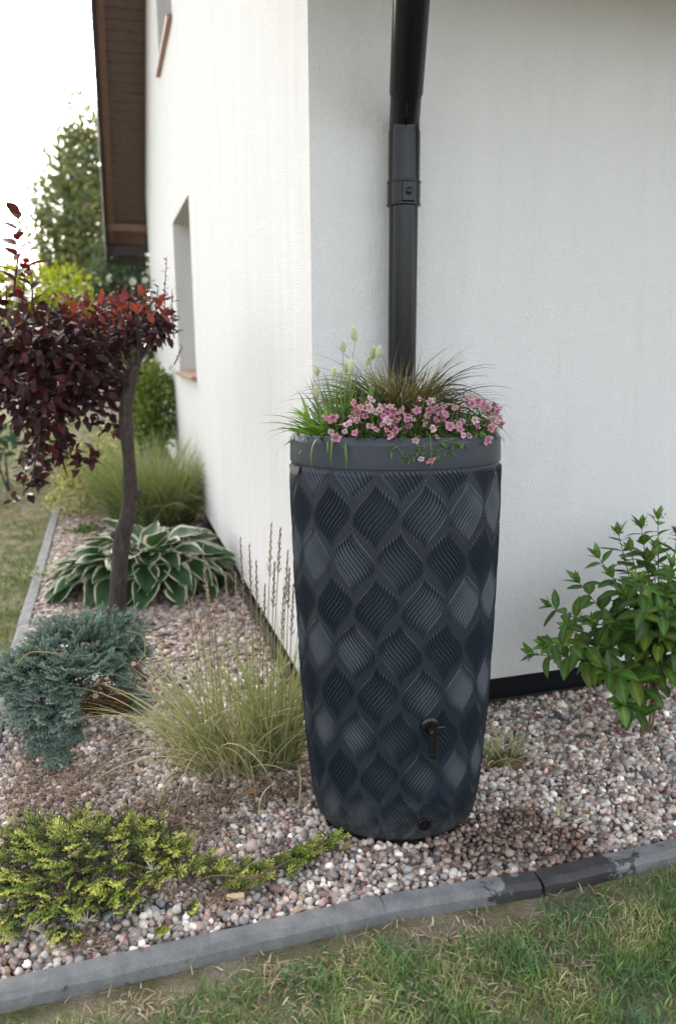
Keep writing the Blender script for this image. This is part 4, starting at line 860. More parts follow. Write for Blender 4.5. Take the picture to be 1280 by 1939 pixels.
mb.add(vs, fs); mb.build('root_ball', plain('root_fibre', (.15, .095, .062), .95, bump=1.0, bscale=160, var=.4, vscale=70), sg_, smooth=True)
s2 = G(1058, 1552); e = empty('sedge_seedling', s2, 'tiny striped sedge seedling of few leaves among pebbles near the kerb', 'plant')
stuffobj('blades', [blades([(s2.x-.004, s2.y, 0), (s2.x, s2.y, 0), (s2.x+.004, s2.y, 0), (s2.x, s2.y+.004, 0), (s2.x+.03, s2.y-.01, 0), (s2.x+.055, s2.y-.015, 0)], [2.7, 2.0, .6, 1.4, -.4, -.8], [.085, .06, .06, .05, .07,   .05], .0085, [1.0, 1.3, 1.2, 1.4, 1.0, .9], [.3, .4, .3, .2, 1.6, 1.2], colb=(.20, .25, .10), colt=(.16, .24, .09), edgecol=(.58, .58, .36))], M_blade, e)
wd = G(78, 1098); e = empty('creeping_weed', wd, 'pale green leafy weed growing over the left kerb', 'plant')
wl_ = leafproto('weed_leaf', M_leaf, L=.03, W=.02, c_in=(.24, .30, .12))
for i in range(46):
    p = wd+Vector((U(-.13, .10), U(-.12, .12), U(.015, .09))); link('leaf', wl_, e, basis(p, rv().normalized()+Vector((0, 0, .2)), Vector((0, 0, 1))+rv(.3), U(.7, 1.3)))

# ------------------------------------------------------------------ leafy shrub on the right
hb2 = G(1222, 1398); hyd = empty('hydrangea', hb2, 'bushy green hydrangea with pointed leaves on the right by the wall', 'shrub')
hcol = [(.068, .145, .026), (.085, .172, .030), (.108, .20, .036)]; hyl = [leafproto('hydrangea_leaf', M_leaf, L=.098, W=w, c_in=c, c_rib=tuple(x*1.7 for x in c), fold=.22, curl=cu, shape=.44, nv=6, nu=2, wavy=.012, seed=i) for i, (w, c, cu) in enumerate([(.044, hcol[0], .35), (.040, hcol[1], .2), (.046, hcol[0], .65), (.041, hcol[2], .3), (.036, (.048, .10, .02), .8), (.042, (.13, .19, .03), .25), (.038, (.05, .11, .028), .0)])]
hyn = [leafproto('hydrangea_young_leaf', M_leaf, L=.070, W=w, c_in=c, c_rib=tuple(x*1.5 for x in c), fold=.4, curl=.1, shape=.44, nv=5, nu=2, seed=i) for i, (w, c) in enumerate([(.026, (.115, .225, .040)), (.024, (.085, .185, .035))])]
stems = [(1012, 1240, 2.60), (1045, 1150, 2.72), (1040, 1222, 2.50), (1098, 1105, 2.70), (1135, 1058, 2.78), (1172, 1015, 2.88), (1215, 1003, 2.90), (1246, 985, 2.92), (1282, 1015, 2.9), (1212, 1105, 2.48), (1150, 1270, 2.50), (1175, 1335, 2.56), (1272, 1075, 2.6), (1320, 1000, 2.9), (1340, 1090, 2.75), (1310, 1180, 2.6), (1255, 1160, 2.55), (1130, 1180, 2.6), (1080, 1190, 2.62), (1200, 1180, 2.62), (1110, 1250, 2.58), (1195, 1045, 2.8), (1240, 1040, 2.75), (1262, 1120, 2.62), (1225, 1065, 2.86), (1160, 1095, 2.7), (1278, 1155, 2.66), (1185, 1130, 2.68)]
hleaf = []
for si, (x, y, Y) in enumerate(stems):
    tip = P(x, y, Y); base = hb2+Vector((U(-.02, .03), U(-.02, .03), -.01)) if si in (0, 9, 11, 12) else hb2+Vector((.012*U(.3, 1.2)+.004, U(-.01, .02), U(.10, .34)*min(1, tip.z*1.6))); h = tip.z; top = base+Vector(((tip.x-base.x)*.25+.01, (tip.y-base.y)*.3, h*.45)); main = si in (6, 9)
    k1 = base+Vector((.012, .0, (.22+.2*min(1, h)*U(.2, .9)) if base.z < 0 else .06))
    if h > .25: q = [base, base.lerp(k1, .6)+rv(.004), k1.lerp(tip, .35)+Vector((0, 0, .02)), k1.lerp(tip, .7)+Vector((0, 0, .012)), tip]
    else: q = [base, base.lerp(tip, .5)+Vector((0, 0, .06)), tip]
    sp, sr = smooth_path(q, [.0055-.0042*i/(len(q)-1) for i in range(len(q))], 6); mb = MB(); nq = len(sp); mb.tube(sp, sr, 7, col=[(.17*(1-i/nq)+.10*i/nq, .11*(1-i/nq)+.14*i/nq, .07*(1-i/nq)+.05*i/nq) for i in range(nq)]); mb.build('stem', M_stem, hyd, smooth=True)
    ln = sum((sp[i+1]-sp[i]).length for i in range(nq-1)); step = .040; acc = 0; lvl = 0; start = max(.05 if base.z > 0 else .14, ln-.30)
    for i in range(1, nq):
        seg = (sp[i]-sp[i-1]).length; acc0 = acc; acc += seg
        while start+lvl*step <= acc and start+lvl*step < ln-.008:
            f = (start+lvl*step-acc0)/seg; p = sp[i-1].lerp(sp[i], max(0, min(1, f))); d = (sp[i]-sp[i-1]).normalized(); o = d.orthogonal().normalized(); o2 = d.cross(o); w = (lvl % 2)*1.57+si*1.1+U(-.3, .3); t = (start+lvl*step)/ln
            if p.z < .03: lvl += 1; continue
            for sgn in (0, math.pi):
                if random.random() < .08: continue
                q_ = o*math.cos(w+sgn)+o2*math.sin(w+sgn); ax = (q_+d*(.25+.5*max(0, t-.6))+Vector((0, 0, -.05))+rv(.12)).normalized(); s_ = U(.9, 1.25)*(1-.3*max(0, t-.75)/.25)
                if p.z+ax.z*.08 < .03: continue
                if (p+ax*.1-C0).dot(uL) > -.01: continue
                hleaf.append((random.choice(hyl), basis(p, ax, Vector((0, -.15, 1))+d*.4+rv(.2), s_)))
            lvl += 1
    d = (sp[-1]-sp[-2]).normalized(); o = d.orthogonal().normalized(); o2 = d.cross(o)
    for k in range(5):
        w = k*2*math.pi/5+U(-.3, .3); q_ = o*math.cos(w)+o2*math.sin(w); hleaf.append((random.choice(hyn), basis(sp[-1], (d*1.0+q_*U(.35, .8)).normalized(), q_*-1+Vector((0, 0, .8)), U(.65, 1.05))))
    if 5 <= si <= 8 or si in (13,):                           # pale flower buds
        mb = MB()
        for k in range(26):
            c = sp[-1]+d*.012+Vector((U(-.022, .022), U(-.022, .022), U(-.005, .03))); r_ = .0035; mb.add([c+Vector(v)*r_ for v in ((1, 0, 0), (0, 1, 0), (-1, 0, 0), (0, -1, 0), (0, 0, 1), (0, 0, -1))], [(0, 1, 4), (1, 2, 4), (2, 3, 4), (3, 0, 4), (1, 0, 5), (2, 1, 5), (3, 2, 5), (0, 3, 5)], random.choice([(.30, .38, .12), (.22, .32, .09), (.38, .42, .18)]))
        mb.build('flower_bud', M_leafm, hyd, smooth=True)

def split_leaves(lst, parent, mat, n=300):
    def key(q):
        v = q[1].translation-O; x = 640+FPX*v.dot(rt)/v.dot(fwd); return v.length+(5 if x > 1290 or x < -10 else 0)
    lst.sort(key=key)
    for me, M in lst[:n]: link('leaf', me, parent, M)
    if lst[n:]: joined(lst[n:], 'foliage', mat, parent)
split_leaves(hleaf, hyd, M_leaf)
# ------------------------------------------------------------------ plants in the barrel
zs_ = 1.225
b1 = Vector((BC.x-.175, BC.y-.015, zs_)); bun = empty('bunny_tail_grass', b1, 'bright green grass with fluffy cream bunny tails in the barrel planter', 'plant')
parts = [tuft(b1, (.075, .06), 260, (.07, .16), (.009, .014), (.35, 1.45), (.3, 1.6), colb=(.13, .23, .045), colt=(.19, .34, .07), segs=8, cvar=.2, twist=.5),
         tuft(b1+Vector((.03, .01, 0)), (.07, .05), 80, (.12, .23), (.007, .012), (1.1, 1.5), (.0, .5), colb=(.11, .19, .045), colt=(.15, .27, .07), segs=7, cvar=.18)]
for (az, L, e0, bd, dx, dy) in ((3.05, .18, .75, .9, -.05, 0), (3.3, .16, .5, .9, -.05, -.02), (3.5, .21, .55, 1.6, -.04, -.04), (4.3, .16, .5, 2.6, -.03, -.10), (4.8, .15, .45, 2.7, .02, -.10), (4.6, .15, .6, 2.9, -.0, -.09), (4.0, .20, .6, 1.9, -.05, -.06), (2.9, .18, .45, .6, -.05, .02), (3.7, .2, .9, 1.4, -.04, -.03)):
    parts.append(blades([(b1.x+dx, b1.y+dy, zs_+.015)], [az], [L], [.010], [e0], [bd], colb=(.12, .22, .04), colt=(.13, .26, .05), segs=10, twist=.4))
setp(stuffobj('blades', parts, M_leafm, bun))
for (x, y, s_) in ((670, 632, 1.15), (650, 657, .85), (706, 668, 1.0), (717, 667, 1.0), (664, 693, 1.05), (655, 697, .8), (599, 743, 1.0), (660, 716, .8), (600, 702, .8), (704, 738, .95), (697, 683, .7), (632, 705, .8), (646, 712, .7)):
    Y = b1.y+U(-.06, .03); c = P(x, y, Y); L = .0165*s_; wdt = .0128*s_; d = Vector((U(-.25, .25), U(-.2, .1), 1)).normalized(); o = d.orthogonal().normalized(); o2 = d.cross(o); mb = MB(); vs = []; fs = []; cs_ = []
    for i in range(9):
        t = i/8; r_ = wdt*math.sin(math.pi*(.06+.9*t)**.8)**.8
        for j in range(12): w = 2*math.pi*j/12; vs.append(c+d*(L*2*(t-.5))+(o*math.cos(w)+o2*math.sin(w))*r_*.68); cs_.append((.60, .64, .40))
    for i in range(8):
        for j in range(12): fs.append((i*12+j, i*12+(j+1) % 12, (i+1)*12+(j+1) % 12, (i+1)*12+j))
    mb.add(vs, fs, cs_)
    for i in range(480):                                      # fluff
        t = U(.03, .98); w = U(0, 6.28); r_ = wdt*math.sin(math.pi*(.06+.9*t)**.8)**.8; q_ = o*math.cos(w)+o2*math.sin(w); p = c+d*(L*2*(t-.5))+q_*r_*.62; e_ = p+q_*.0050*U(.5, 1.3)+d*.008*U(.5, 1.2); s2_ = d.cross(q_)*.0004; mb.add([p-s2_, p+s2_, e_], [(0, 1, 2)], random.choice([(.72, .74, .56), (.64, .68, .46), (.80, .79, .66)]))
    mb.build('bunny_tail', M_petal, bun, smooth=True)
    base = Vector((b1.x+(c.x-b1.x)*.5, b1.y+U(-.02, .02), zs_)); mb = MB(); sp, sr = smooth_path([base, base.lerp(c-d*L, .5)+rv(.004), c-d*L*.9], [.0014, .0012, .001], 4); mb.tube(sp, sr, 5, col=(.22, .32, .10)); mb.build('stem', M_stem, bun, smooth=True)
b2 = Vector((BC.x+.015, BC.y+.055, zs_)); sed = empty('bronze_sedge', b2, 'arching bronze brown sedge in the middle of the barrel planter', 'plant')
parts = [tuft(b2, (.06, .035), 640, (.18, .37), (.0040, .0062), (.8, 1.52), (.9, 2.9), colb=(.15, .16, .05), colt=(.065, .042, .032), segs=10, cvar=.25),
         tuft(b2, (.06, .035), 220, (.16, .27), (.005, .0075), (1.0, 1.5), (.1, .9), colb=(.20, .21, .07), colt=(.16, .13, .06), segs=8, cvar=.2)]
for az, L, e0, bd in ((3.2, .36, 1.15, 2.3), (3.0, .33, 1.3, 2.2), (3.3, .40, 1.0, 1.9), (-.1, .34, 1.2, 2.3), (.1, .36, 1.05, 2.2), (-.3, .33, 1.25, 2.5), (.2, .30, 1.3, 2.4), (-.2, .37, .95, 1.9), (2.7, .22, 1.2, .3), (.5, .3, 1.3, 2.1), (2.6, .30, 1.4, 2.4)):
    parts.append(blades([tuple(b2)], [az], [L], [.0052], [e0], [bd], colb=(.12, .10, .045), colt=(.06, .04, .034), segs=12))
stuffobj('blades', parts, M_blade, sed)
# pink flowers
fl = empty('pink_flower_plant', (BC.x+.08, BC.y-.10, zs_), 'trailing plant full of small pink flowers spilling over the barrel rim', 'plant')
def flower_proto(seed, pink, deep, eye):
    r = random.Random(seed); n = 30; mb = MB(); rings = [(.0, -.0035), (.16, -.002), (.34, .0003), (.62, .0022), (.88, .0025), (1.0, .0012)]; vs = []; cs_ = []; fs = []
    for (f, z) in rings:
        for j in range(n):
            w = 2*math.pi*j/n; pk = int((w/(2*math.pi)*5+.5) % 5); lobe = (.70+.30*abs(math.cos(2.5*w))**.6)*(.85+.3*((pk*7+seed*3) % 5)/5) if f > .5 else 1; rr_ = .0125*f*lobe*(1+.08*math.sin(w*2+seed)+.05*math.sin(w*9+seed)*f); zz = z+.0026*math.cos(5*w+1)*f*f+.0014*math.sin(w*11+seed)*f*f+.0025*f*f*math.sin(w+seed*2)
            vs.append((rr_*math.cos(w), rr_*math.sin(w), zz)); k = f
            c = eye if k < .12 else tuple(deep[i]*(1-k)+pink[i]*k for i in range(3)) if k > .3 else deep
            cs_.append(c)
    for i in range(len(rings)-1):
        for j in range(n): fs.append((i*n+j, i*n+(j+1) % n, (i+1)*n+(j+1) % n, (i+1)*n+j))
    mb.add(vs, fs, cs_)
    mb.tube([Vector((0, 0, -.002)), Vector((0, 0, -.009)), Vector((0, 0, -.018))], [.0036, .0022, .0012], 7, col=[(.55, .22, .35), (.5, .25, .3), (.22, .32, .10)])
    return mb.mesh('flower', M_petal, smooth=True)
fps = [flower_proto(i, p, d, e) for i, (p, d, e) in enumerate([((.74, .45, .53), (.40, .10, .19), (.5, .30, .08)), ((.66, .34, .44), (.36, .08, .16), (.45, .28, .08)), ((.78, .60, .64), (.52, .22, .30), (.55, .4, .12)), ((.74, .42, .46), (.42, .09, .14), (.55, .35, .12))])]
fps += [flower_proto(6, (.60, .46, .42), (.42, .24, .22), (.4, .3, .1)), flower_proto(7, (.68, .36, .48), (.40, .09, .20), (.5, .3, .1))]
fpw = flower_proto(9, (.80, .70, .66), (.70, .40, .42), (.7, .6, .2))
zf = [(333, 490), (325, 560), (390, 555), (440, 562), (505, 420), (450, 460), (455, 500), (535, 460), (540, 545), (600, 470), (595, 550), (600, 505), (640, 550), (640, 500), (675, 465), (715, 495), (755, 398), (735, 600), (820, 540), (840, 582), (850, 475), (800, 450), (790, 480), (812, 465), (760, 690), (810, 700), (900, 530), (950, 545), (925, 440), (965, 430), (985, 400), (1010, 420), (995, 575), (1035, 535), (1060, 420), (1130, 440), (1110, 500), (1130, 510), (1150, 520), (1100, 540), (1085, 600), (520, 400), (560, 450), (620, 530), (660, 490), (780, 510), (1125, 470), (1090, 470), (880, 430), (400, 520), (470, 440), (490, 480), (580, 440), (625, 460), (1080, 440), (1040, 410), (945, 520), (965, 575), (700, 530), (1140, 490), (510, 440), (575, 520), (835, 455), (1000, 390), (615, 575), (1020, 500), (870, 490), (350, 585)]
def yfront(x):
    dx = max(-.97, min(.97, (x-BC.x)/.30)); return BC.y-.30*BB*math.sqrt(1-dx*dx)
zf += [(random.choice(zf)[0]+U(-28, 28), random.choice([430, 460, 490, 515])+U(-25, 25)) for _ in range(34)]
zf = [(a, b) for a, b in zf if not (a < 420 and b < 480)]
heads = []
for i, (a, b) in enumerate(zf):
    px, py = 500+a*.3906, 600+b*.3906; p = P(px, py, 2.1); yf = yfront(p.x)
    Y = yf-.022 if b > 590 else (yf+.0 if b > 535 else yf+.02+(540-b)/540*.24+U(-.02, .02)); p = P(px, py, Y); tocam = (O-p).normalized()
    nm = (tocam*.6+Vector((U(-.8, .8), -.05, U(-.45, .9)))).normalized(); q_ = nm.orthogonal(); M = basis(p, (q_+rv(.4)), nm, U(.95, 1.3))
    mz = Matrix.Identity(4); zv = nm; xv = Vector((U(-1, 1), U(-1, 1), U(-1, 1))).cross(zv).normalized(); yv = zv.cross(xv); s_ = U(.7, 1.3); sq = random.choice([1, 1, .8, .45])
    for k in range(3): mz[k][0], mz[k][1], mz[k][2], mz[k][3] = xv[k]*s_*sq, yv[k]*s_, zv[k]*s_*(2-sq), p[k]
    link('flower', fpw if i == 15 or i == 37 else random.choice(fps), fl, mz); heads.append((p, nm))
mb = MB()
for p, nm in heads:
    a = p-nm*.018; rootx = max(-.26, min(.27, (p.x-BC.x)*.9)); base = Vector((BC.x+rootx, yfront(BC.x+rootx)+.07, zs_))
    over = p.z < 1.25; mid = a.lerp(base, .5)+Vector((0, 0, .02)); rimp = Vector(((a.x+base.x)/2, yfront((a.x+base.x)/2)+.005, 1.262))
    sp, sr = smooth_path([base, rimp if over else mid, a], [.0013, .0012, .001], 4); mb.tube(sp, sr, 5, col=(.16, .24, .07))
mb.build('stems', M_stem, fl, smooth=True)
lg = [leafgrid(L=.024, W=.008, c_in=(1, 1, 1), nv=3, nu=1, fold=.2, curl=.4, seed=i) for i in range(2)]; ms = []; cols = []; pr = []
for i in range(900):
    px = U(620, 955); p0 = P(px, 800, 2.1); yf = yfront(p0.x); dpt = U(0, .13)**1; p = Vector((p0.x+U(-.01, .01), yf+.012+dpt, 1.235+U(0, .045)*min(1, .5+dpt*8)+.03*dpt/.13)); ms.append(basis(p, rv().normalized()+Vector((0, -.25, .3)), Vector((0, 0, 1))+rv(.4), U(.7, 1.3))); pr.append(random.choice(lg)); v_ = U(.6, 1.3); cols.append((.085*v_, .15*v_, .035*v_))
for (x0, y0) in ((752, 850), (830, 853), (845, 840), (815, 858), (790, 862), (870, 838), (905, 826), (770, 868), (856, 850), (800, 848)):
    for k in range(7):
        p = P(x0+U(-12, 12), y0+U(-9, 9), 2.1); p = P(x0+U(-12, 12), y0+U(-9, 9), yfront(p.x)-.012); ms.append(basis(p, rv().normalized()+Vector((0, -.3, -.2)), Vector((0, -.5, 1))+rv(.4), U(.6, 1.0))); pr.append(random.choice(lg)); cols.append((.11, .19, .045))
stuffobj('foliage', scatter_leaves(pr, ms, cols), M_leafm, fl)

# ------------------------------------------------------------------ shrubs, grasses and trees further back
bgl = [leafgrid(L=1, W=.5, c_in=(1, 1, 1), nv=2, nu=1, fold=.25, curl=.3, seed=i) for i in range(3)]
def bush(name, label, cat, clusters, n, size, cols, mat=None, stem=None, group=None, up_=.3):
    """clusters: (centre, (rx,ry,rz)); foliage and stems of one shrub or tree"""
    c0 = clusters[0][0]; loc = stem[0] if stem else Vector((c0.x, c0.y, ZL)); e = empty(name, (loc.x, loc.y, ZL), label, cat, group)
    ms = []; pr = []; cc = []; w = [r[0]*r[1]*r[2] for _, r in clusters]
    for i in range(n):
        k = random.choices(range(len(clusters)), w)[0]; c, r = clusters[k]; p, d = in_ell(c, r, .33); p += rv(size*.5)
        if p.z < ZL+.01: p.z = ZL+.01+U(0, .05)
        tone = .75+.5*(noise.noise(p*(1.2/max(r)))*.5+.5); col = random.choice(cols); v_ = tone*U(.8, 1.2)
        ms.append(basis(p, (d+rv(.5)+Vector((0, 0, up_))).normalized(), d+Vector((0, 0, .8))+rv(.5), size*U(.7, 1.3))); pr.append(random.choice(bgl)); cc.append(tuple(x*v_ for x in col))
    stuffobj('crown', scatter_leaves(pr, ms, cc), mat or M_leafm, e)
    base = Vector((loc.x, loc.y, ZL-.02)); mb = MB(); tr_ = stem[1] if stem else .02
    for k, (c, r) in enumerate(clusters):
        top = c; md = base.lerp(top, .5)+Vector((0, 0, .1*(top-base).length)); sp, sr = smooth_path([base+rv(.01) if k else base, md, top], [tr_*(1 if k == 0 else .55), tr_*.55, tr_*.12], 4); mb.tube(sp, sr, 8)
    mb.build('trunk', M_bark, e, smooth=True); return e
def C_(px, py, Y, rx, ry, rz=None): k = (Y*math.cos(PITCH))/FPX; c = P(px, py, Y); return (c, (rx*k, (rz or rx)*k, ry*k))
bush('variegated_shrub', 'low cream and green variegated shrub behind the hosta next to left lawn', 'shrub', [C_(150, 925, 6.9, 55, 55), C_(120, 960, 6.8, 35, 25), C_(180, 900, 7.1, 50, 55), C_(215, 850, 7.5, 40, 45), C_(150, 875, 7.2, 30, 35)], 2300, .045, [(.52, .47, .15), (.40, .38, .12), (.12, .16, .04), (.58, .54, .24), (.26, .27, .08)])
mc = Vector(G(300, 992)); misc = empty('ornamental_grass', mc, 'fine pale green fountain grass clump between the hosta and gable wall', 'plant')
stuffobj('blades', [tuft(Vector((mc.x-.05, mc.y+.05, ZL)), (.33, .26), 1300, (.55, 1.0), (.005, .009), (1.05, 1.5), (.1, 1.1), colb=(.10, .14, .045), colt=(.29, .34, .15), segs=6, cvar=.2), tuft(Vector((mc.x-.05, mc.y+.0, ZL)), (.35, .26), 260, (.6, .95), (.004, .007), (.7, 1.2), (.8, 1.6), colb=(.12, .16, .06), colt=(.33, .36, .18), segs=7, cvar=.2)], M_blade, misc)
bush('clipped_conifer', 'rounded bright green conifer bush beside the far gable wall', 'shrub', [C_(296, 770, 8.8, 44, 72), C_(292, 730, 8.9, 36, 40), C_(285, 815, 8.7, 45, 45)], 2600, .07, [(.13, .20, .03), (.19, .26, .04), (.09, .14, .025)], stem=(P(290, 860, 8.8), .04))
bush('low_groundcover', 'small green cushion plant between hosta and variegated shrub', 'plant', [C_(165, 1010, 6.2, 30, 14), C_(140, 1018, 6.1, 20, 8)], 420, .035, [(.09, .14, .025), (.12, .17, .04)])
bush('lime_shrub', 'bright lime green shrub behind the plum tree crown', 'shrub', [C_(100, 555, 11.0, 75, 45), C_(40, 545, 11.2, 60, 42), C_(-10, 560, 11, 60, 60), C_(80, 620, 11.3, 95, 60), C_(130, 590, 11.0, 40, 40)], 3200, .11, [(.30, .36, .018), (.38, .42, .02), (.22, .29, .02)], stem=(P(70, 760, 11.2), .06))
rosc = [C_(245, 555, 12.5, 60, 60), C_(210, 600, 12.6, 60, 70), C_(280, 600, 12.6, 45, 80), C_(250, 690, 12.4, 60, 90)]
ros = bush('white_rose_bush', 'dark green bush dotted with white blooms under the far eave', 'shrub', rosc, 3200, .10, [(.030, .055, .028), (.042, .072, .035), (.024, .045, .024)], stem=(P(245, 800, 12.5), .05))
for i in range(34):
    c, r = random.choice(rosc[:3]); p, d = in_ell(c, r, .1); mb = MB()
    if d.y > .2: continue
    for k in range(7):
        w = k*.9; a = Vector((math.cos(w), math.sin(w)*.5-.3, math.sin(w))); mb.add([p, p+a*.05+Vector((0, -.02, 0)), p+Vector((math.cos(w+.5), -.5, math.sin(w+.5)))*.06, p+Vector((math.cos(w+1), -.2, math.sin(w+1)))*.05], [(0, 1, 2, 3)], (.72, .70, .62))
    mb.build('bloom', M_petal, ros)
bush('tall_tree', 'tall green tree painted hazy pale, rising behind the roof edge on the left', 'tree', [C_(158, 240, 24, 34, 62), C_(140, 310, 24, 48, 60), C_(128, 390, 23.5, 62, 60), C_(120, 460, 23.5, 58, 60), C_(185, 330, 24.5, 60, 90), C_(195, 420, 24.5, 60, 90), C_(165, 520, 24, 80, 60), C_(160, 600, 24, 90, 60), C_(108, 265, 24, 16, 22), C_(82, 365, 23.6, 26, 28), C_(78, 440, 23.5, 26, 22)], 17000, .19, [(.20, .26, .14), (.27, .30, .12), (.35, .34, .14), (.17, .23, .14)], stem=(P(165, 745, 24), .22))  # leaf colours lightened to stand in for haze over the crown
bush('garden_tree', 'dense darker tree crown seen between tall tree and house', 'tree', [C_(260, 470, 20, 60, 70), C_(270, 560, 20, 70, 80), C_(230, 520, 20.5, 50, 60)], 2600, .2, [(.08, .12, .06), (.10, .14, .065)], stem=(P(255, 740, 20), .15))
bush('far_hedge', 'long dark hedge closing the garden far behind the lawn', 'hedge', [C_(x, 650, 30+2*math.sin(x), 90, 70) for x in range(-160, 420, 80)], 3200, .3, [(.05, .085, .03), (.07, .11, .04)])
hv = []; hm = []; hc = []
for (cx, cy, rr, hh) in ((-15, -9, 2.4, 4.2), (-9.5, -13, 2.4, 4.6), (-3.2, -14.5, 2.0, 3.8), (3.6, -15, 2.0, 4.4), (10.5, -13, 2.4, 3.8), (16, -8, 2.2, 4.6)):  # unseen trees added behind the camera to streak the pipe's reflections
    for i in range(520):
        p, d = in_ell((cx, cy, hh*.5), (rr, rr, hh*.52), .3); p.z = max(p.z, .05); hm.append(basis(p, d+rv(.5), d+Vector((0, 0, .6)), .62*U(.7, 1.3))); hv.append(random.choice(bgl)); v_ = U(.7, 1.3); hc.append((.055*v_, .085*v_, .035*v_))
stuffobj('unseen_trees', scatter_leaves(hv, hm, hc), M_leafm, None, 'unseen trees added behind the camera for reflections', 'trees')
bush('blue_hosta', 'dark bluish leafed plant at left edge of far lawn', 'plant', [C_(8, 845, 8.2, 25, 16), C_(-20, 850, 8.2, 30, 22)], 60, .18, [(.035, .085, .055), (.045, .10, .06)])
tt_ = empty('garden_sapling', (P(128, 905, 8.0).x, 8.0, ZL), 'slim grey trunked sapling standing behind hanging purple leaves', 'tree')
mb = MB(); a = P(128, 890, 8.0); a.z = ZL-.02; sp, sr = smooth_path([a, P(122, 840, 8), P(112, 780, 8), P(95, 700, 8), P(90, 640, 8)], [.055, .05, .045, .035, .02], 4); mb.tube(sp, sr, 10); mb.build('trunk', M_bark, tt_, smooth=True)
ms = []; pr = []; cc = []
for i in range(500):
    p, d = in_ell(P(60, 650, 8.0), (.75, .6, .35), .4); ms.append(basis(p, d+rv(.5), Vector((0, 0, 1))+rv(.4), .07*U(.8, 1.2))); pr.append(random.choice(bgl)); v_ = U(.7, 1.3); cc.append((.06*v_, .022*v_, .024*v_))
stuffobj('crown', scatter_leaves(pr, ms, cc), M_plum, tt_)

# ------------------------------------------------------------------ grass of the lawn
def vnoise(x, y, f, o=0): return np.array([noise.noise(Vector((a*f+o, b*f-o, o))) for a, b in zip(x, y)])
n = 125000; x = rng.uniform(-.95, 1.35, n); y = rng.uniform(1.12, 2.15, n); ok = (y < kerb_y(x)-.066) & (np.abs(x/y) < .56); x, y = x[ok], y[ok]
d = kerb_y(x)-.066-y; cl = vnoise(x, y, 7)+.5*vnoise(x, y, 19, 3); bare = vnoise(x, y, 4.5, 7)
dens = np.clip(.62+.55*cl-.35*np.clip(bare*2, 0, 1), .06, 1)*np.clip((d-.012+.05*vnoise(x, y, 9, 2)-.02)/.13, .02, 1); dens = np.where((x > .55) & (d > .02), np.maximum(dens, .35), dens)
k = rng.uniform(0, 1, len(x)) < dens; x, y, cl, d = x[k], y[k], cl[k], d[k]; n = len(x)
hue = 1.35*vnoise(x, y, 5.5, 11)+rng.normal(0, .32, n)
cg = np.where((hue > .62)[:, None], np.array([.36, .34, .18]), np.where((hue > .12)[:, None], np.array([.17, .225, .075]), np.where((hue < -.42)[:, None], np.array([.07, .15, .075]), np.array([.105, .185, .06]))))
stuffobj('lawn_grass', blades(np.stack([x, y, np.full(n, ZL-.002)], 1), rng.uniform(0, 6.28, n), rng.uniform(.018, .052, n)*(1+.6*np.clip(cl, -.5, .8)), rng.uniform(.0016, .0030, n), rng.uniform(.7, 1.55, n), rng.uniform(.0, 1.1, n), segs=3, colb=cg*1.1, colt=cg*1.8, cvar=.3, twist=.9), M_blade, None, 'patchy green and straw coloured lawn grass in front of the kerb', 'grass')
n = 52000; y = 2.9+rng.uniform(0, 1, n)**1.6*13; x = kerb_x(y)-.07-rng.uniform(0, 1, n)*np.minimum(5, .15+.62*y+kerb_x(y)); x = np.where(y > 6.8, -.36*y-rng.uniform(-.12, .2, n)*y, x)
rl = (x-C0.x)*uR.x+(y-C0.y)*uR.y; ok = (x < kerb_x(y)-.07) & (rl < -.3) & (x/y > -.6); x, y = x[ok], y[ok]; n = len(x)
cl = vnoise(x, y, 1.6, 4)+.6*vnoise(x, y, 5, 1); k = rng.uniform(0, 1, n) < np.clip(.7+.6*cl, .12, 1); x, y, cl = x[k], y[k], cl[k]; n = len(x)
hue = cl+rng.normal(0, .3, n); cg = np.where((hue < -.25)[:, None], np.array([.25, .23, .10]), np.where((hue < .05)[:, None], np.array([.16, .20, .06]), np.array([.11, .185, .045])))
stuffobj('side_lawn_grass', blades(np.stack([x, y, np.full(n, ZL-.002)], 1), rng.uniform(0, 6.28, n), rng.uniform(.02, .05, n)*(1+.03*y), .0022*y/2.2*rng.uniform(.7, 1.2, n), rng.uniform(.5, 1.5, n), rng.uniform(.2, 1.4, n), segs=2, colb=cg*.8, colt=cg*1.2, cvar=.22, twist=.9), M_blade, None, 'yellowing lawn grass beyond the left kerb of the bed', 'grass')

# ------------------------------------------------------------------ dry litter, fallen bits
def litter(name, spots, n, label, L=(.012, .05), cols=((.26, .16, .11), (.34, .24, .17), (.17, .095, .07), (.44, .35, .25)), zb=.006):
    mb = MB()
    for i in range(n):
        px, py, rx, ry = random.choices(spots, [a*b for *_, a, b in spots])[0]; p = G(px+random.gauss(0, rx*.5), py+random.gauss(0, ry*.5), 0)
        kb = float(kerb_y(p.x)); z = zb+U(0, .010)
        if p.y < kb-.066: z = ZL+U(.002, .012)
        elif p.y < kb+.006: continue
        p.z = z
        a = U(0, 6.28); ax = Vector((math.cos(a), math.sin(a), U(-.15, .25)))*U(*L); q = Vector((-ax.y, ax.x, 0)).normalized()*U(.0008, .0024); v_ = U(.6, 1.2); c = random.choice(cols); mid = p+ax*.5+Vector((0, 0, U(0, .006)))
        mb.add([p-q, p+q, mid+q, p+ax, mid-q], [(0, 1, 2, 4), (4, 2, 3)], tuple(k*v_ for k in c))
    o = mb.build(name, M_dry); return setp(o, label, 'litter', kind='stuff')
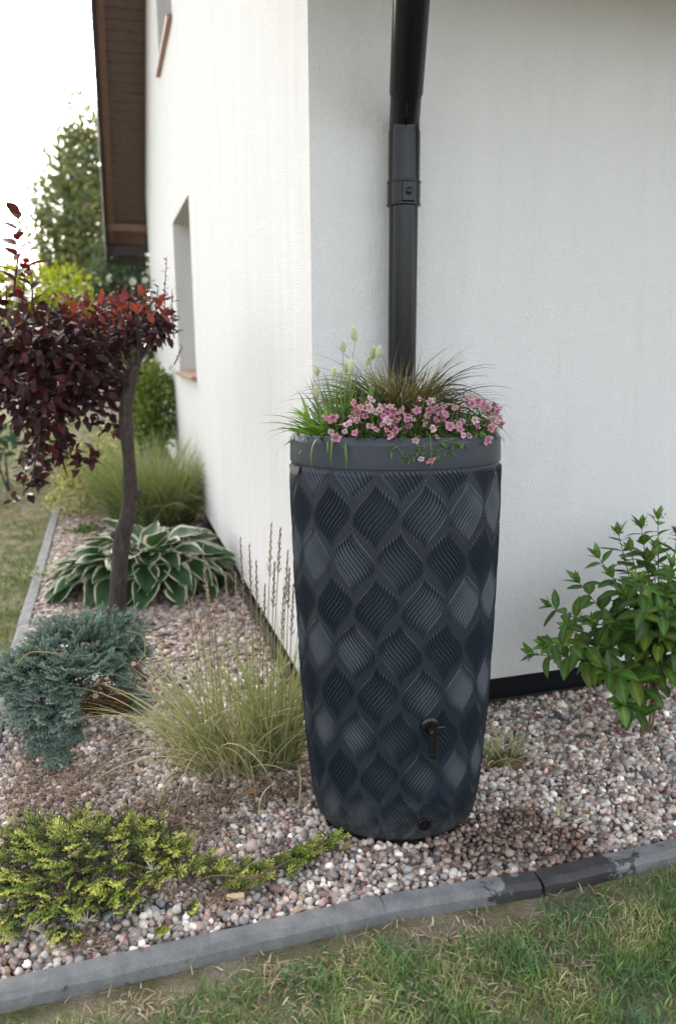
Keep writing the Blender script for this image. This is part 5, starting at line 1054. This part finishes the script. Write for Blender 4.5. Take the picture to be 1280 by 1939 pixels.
litter('dry_litter', [(60, 1490, 70, 40), (180, 1470, 90, 40), (300, 1530, 90, 35), (430, 1520, 110, 30), (30, 1540, 50, 30), (300, 1640, 60, 40), (420, 1710, 60, 25), (160, 1790, 60, 20), (520, 1500, 60, 30), (230, 1420, 50, 40), (120, 1520, 90, 40), (60, 1440, 50, 50), (350, 1560, 120, 40), (560, 1510, 40, 30)], 3600, 'brown dry needles and grass litter lying among the pebbles')
litter('straw_litter', [(540, 1830, 110, 40), (850, 1760, 130, 40), (700, 1800, 120, 40), (300, 1890, 150, 30), (1150, 1700, 120, 40), (1000, 1800, 200, 80), (700, 1870, 250, 60)], 1200, 'pale straw and dead grass scattered along the lawn edge of the kerb', cols=((.42, .35, .23), (.34, .26, .17), (.50, .43, .30), (.36, .24, .15)))
litter('dry_twigs', [(960, 1500, 70, 16), (1080, 1470, 120, 70), (950, 1580, 60, 40), (760, 1650, 120, 30), (600, 1690, 60, 20), (1150, 1400, 80, 30)], 130, 'few pale dry stalks lying on pebbles around the small sedge', L=(.02, .07))
def fallen(px, py, label, L, W, c, az, z=.014, cat='leaf', mat=M_dry):
    p = G(px, py, z); o = link('fallen_leaf', leafproto('fallen_leaf', mat, L=L, W=W, c_in=c, c_rib=tuple(x*1.3 for x in c), curl=.25, fold=.25), None, basis(p, Vector((math.cos(az), math.sin(az), .12)), Vector((0, 0, 1)))); setp(o, label, cat)
fallen(1088, 1398, 'green fallen leaf lying on pebbles below the hydrangea', .075, .030, (.075, .105, .05), .25)
fallen(460, 1503, 'brown fallen leaf at the foot of the reed grass', .075, .032, (.25, .14, .08), .1, .018)
fallen(1102, 1542, 'small orange brown leaf beside the tiny sedge seedling', .035, .022, (.40, .17, .08), .4, .02)
mb = MB(); p = G(446, 1698, .02); mb.box(p, Vector((.024, .004, 0)), Vector((-.001, .0065, .002)), Vector((0, 0, .003))); o = mb.build('wood_chip', plain('chip_wood', (.58, .44, .26), .8, var=.15), None, bevel=.001); setp(o, 'flat pale wood chip beside the golden juniper', 'wood chip')
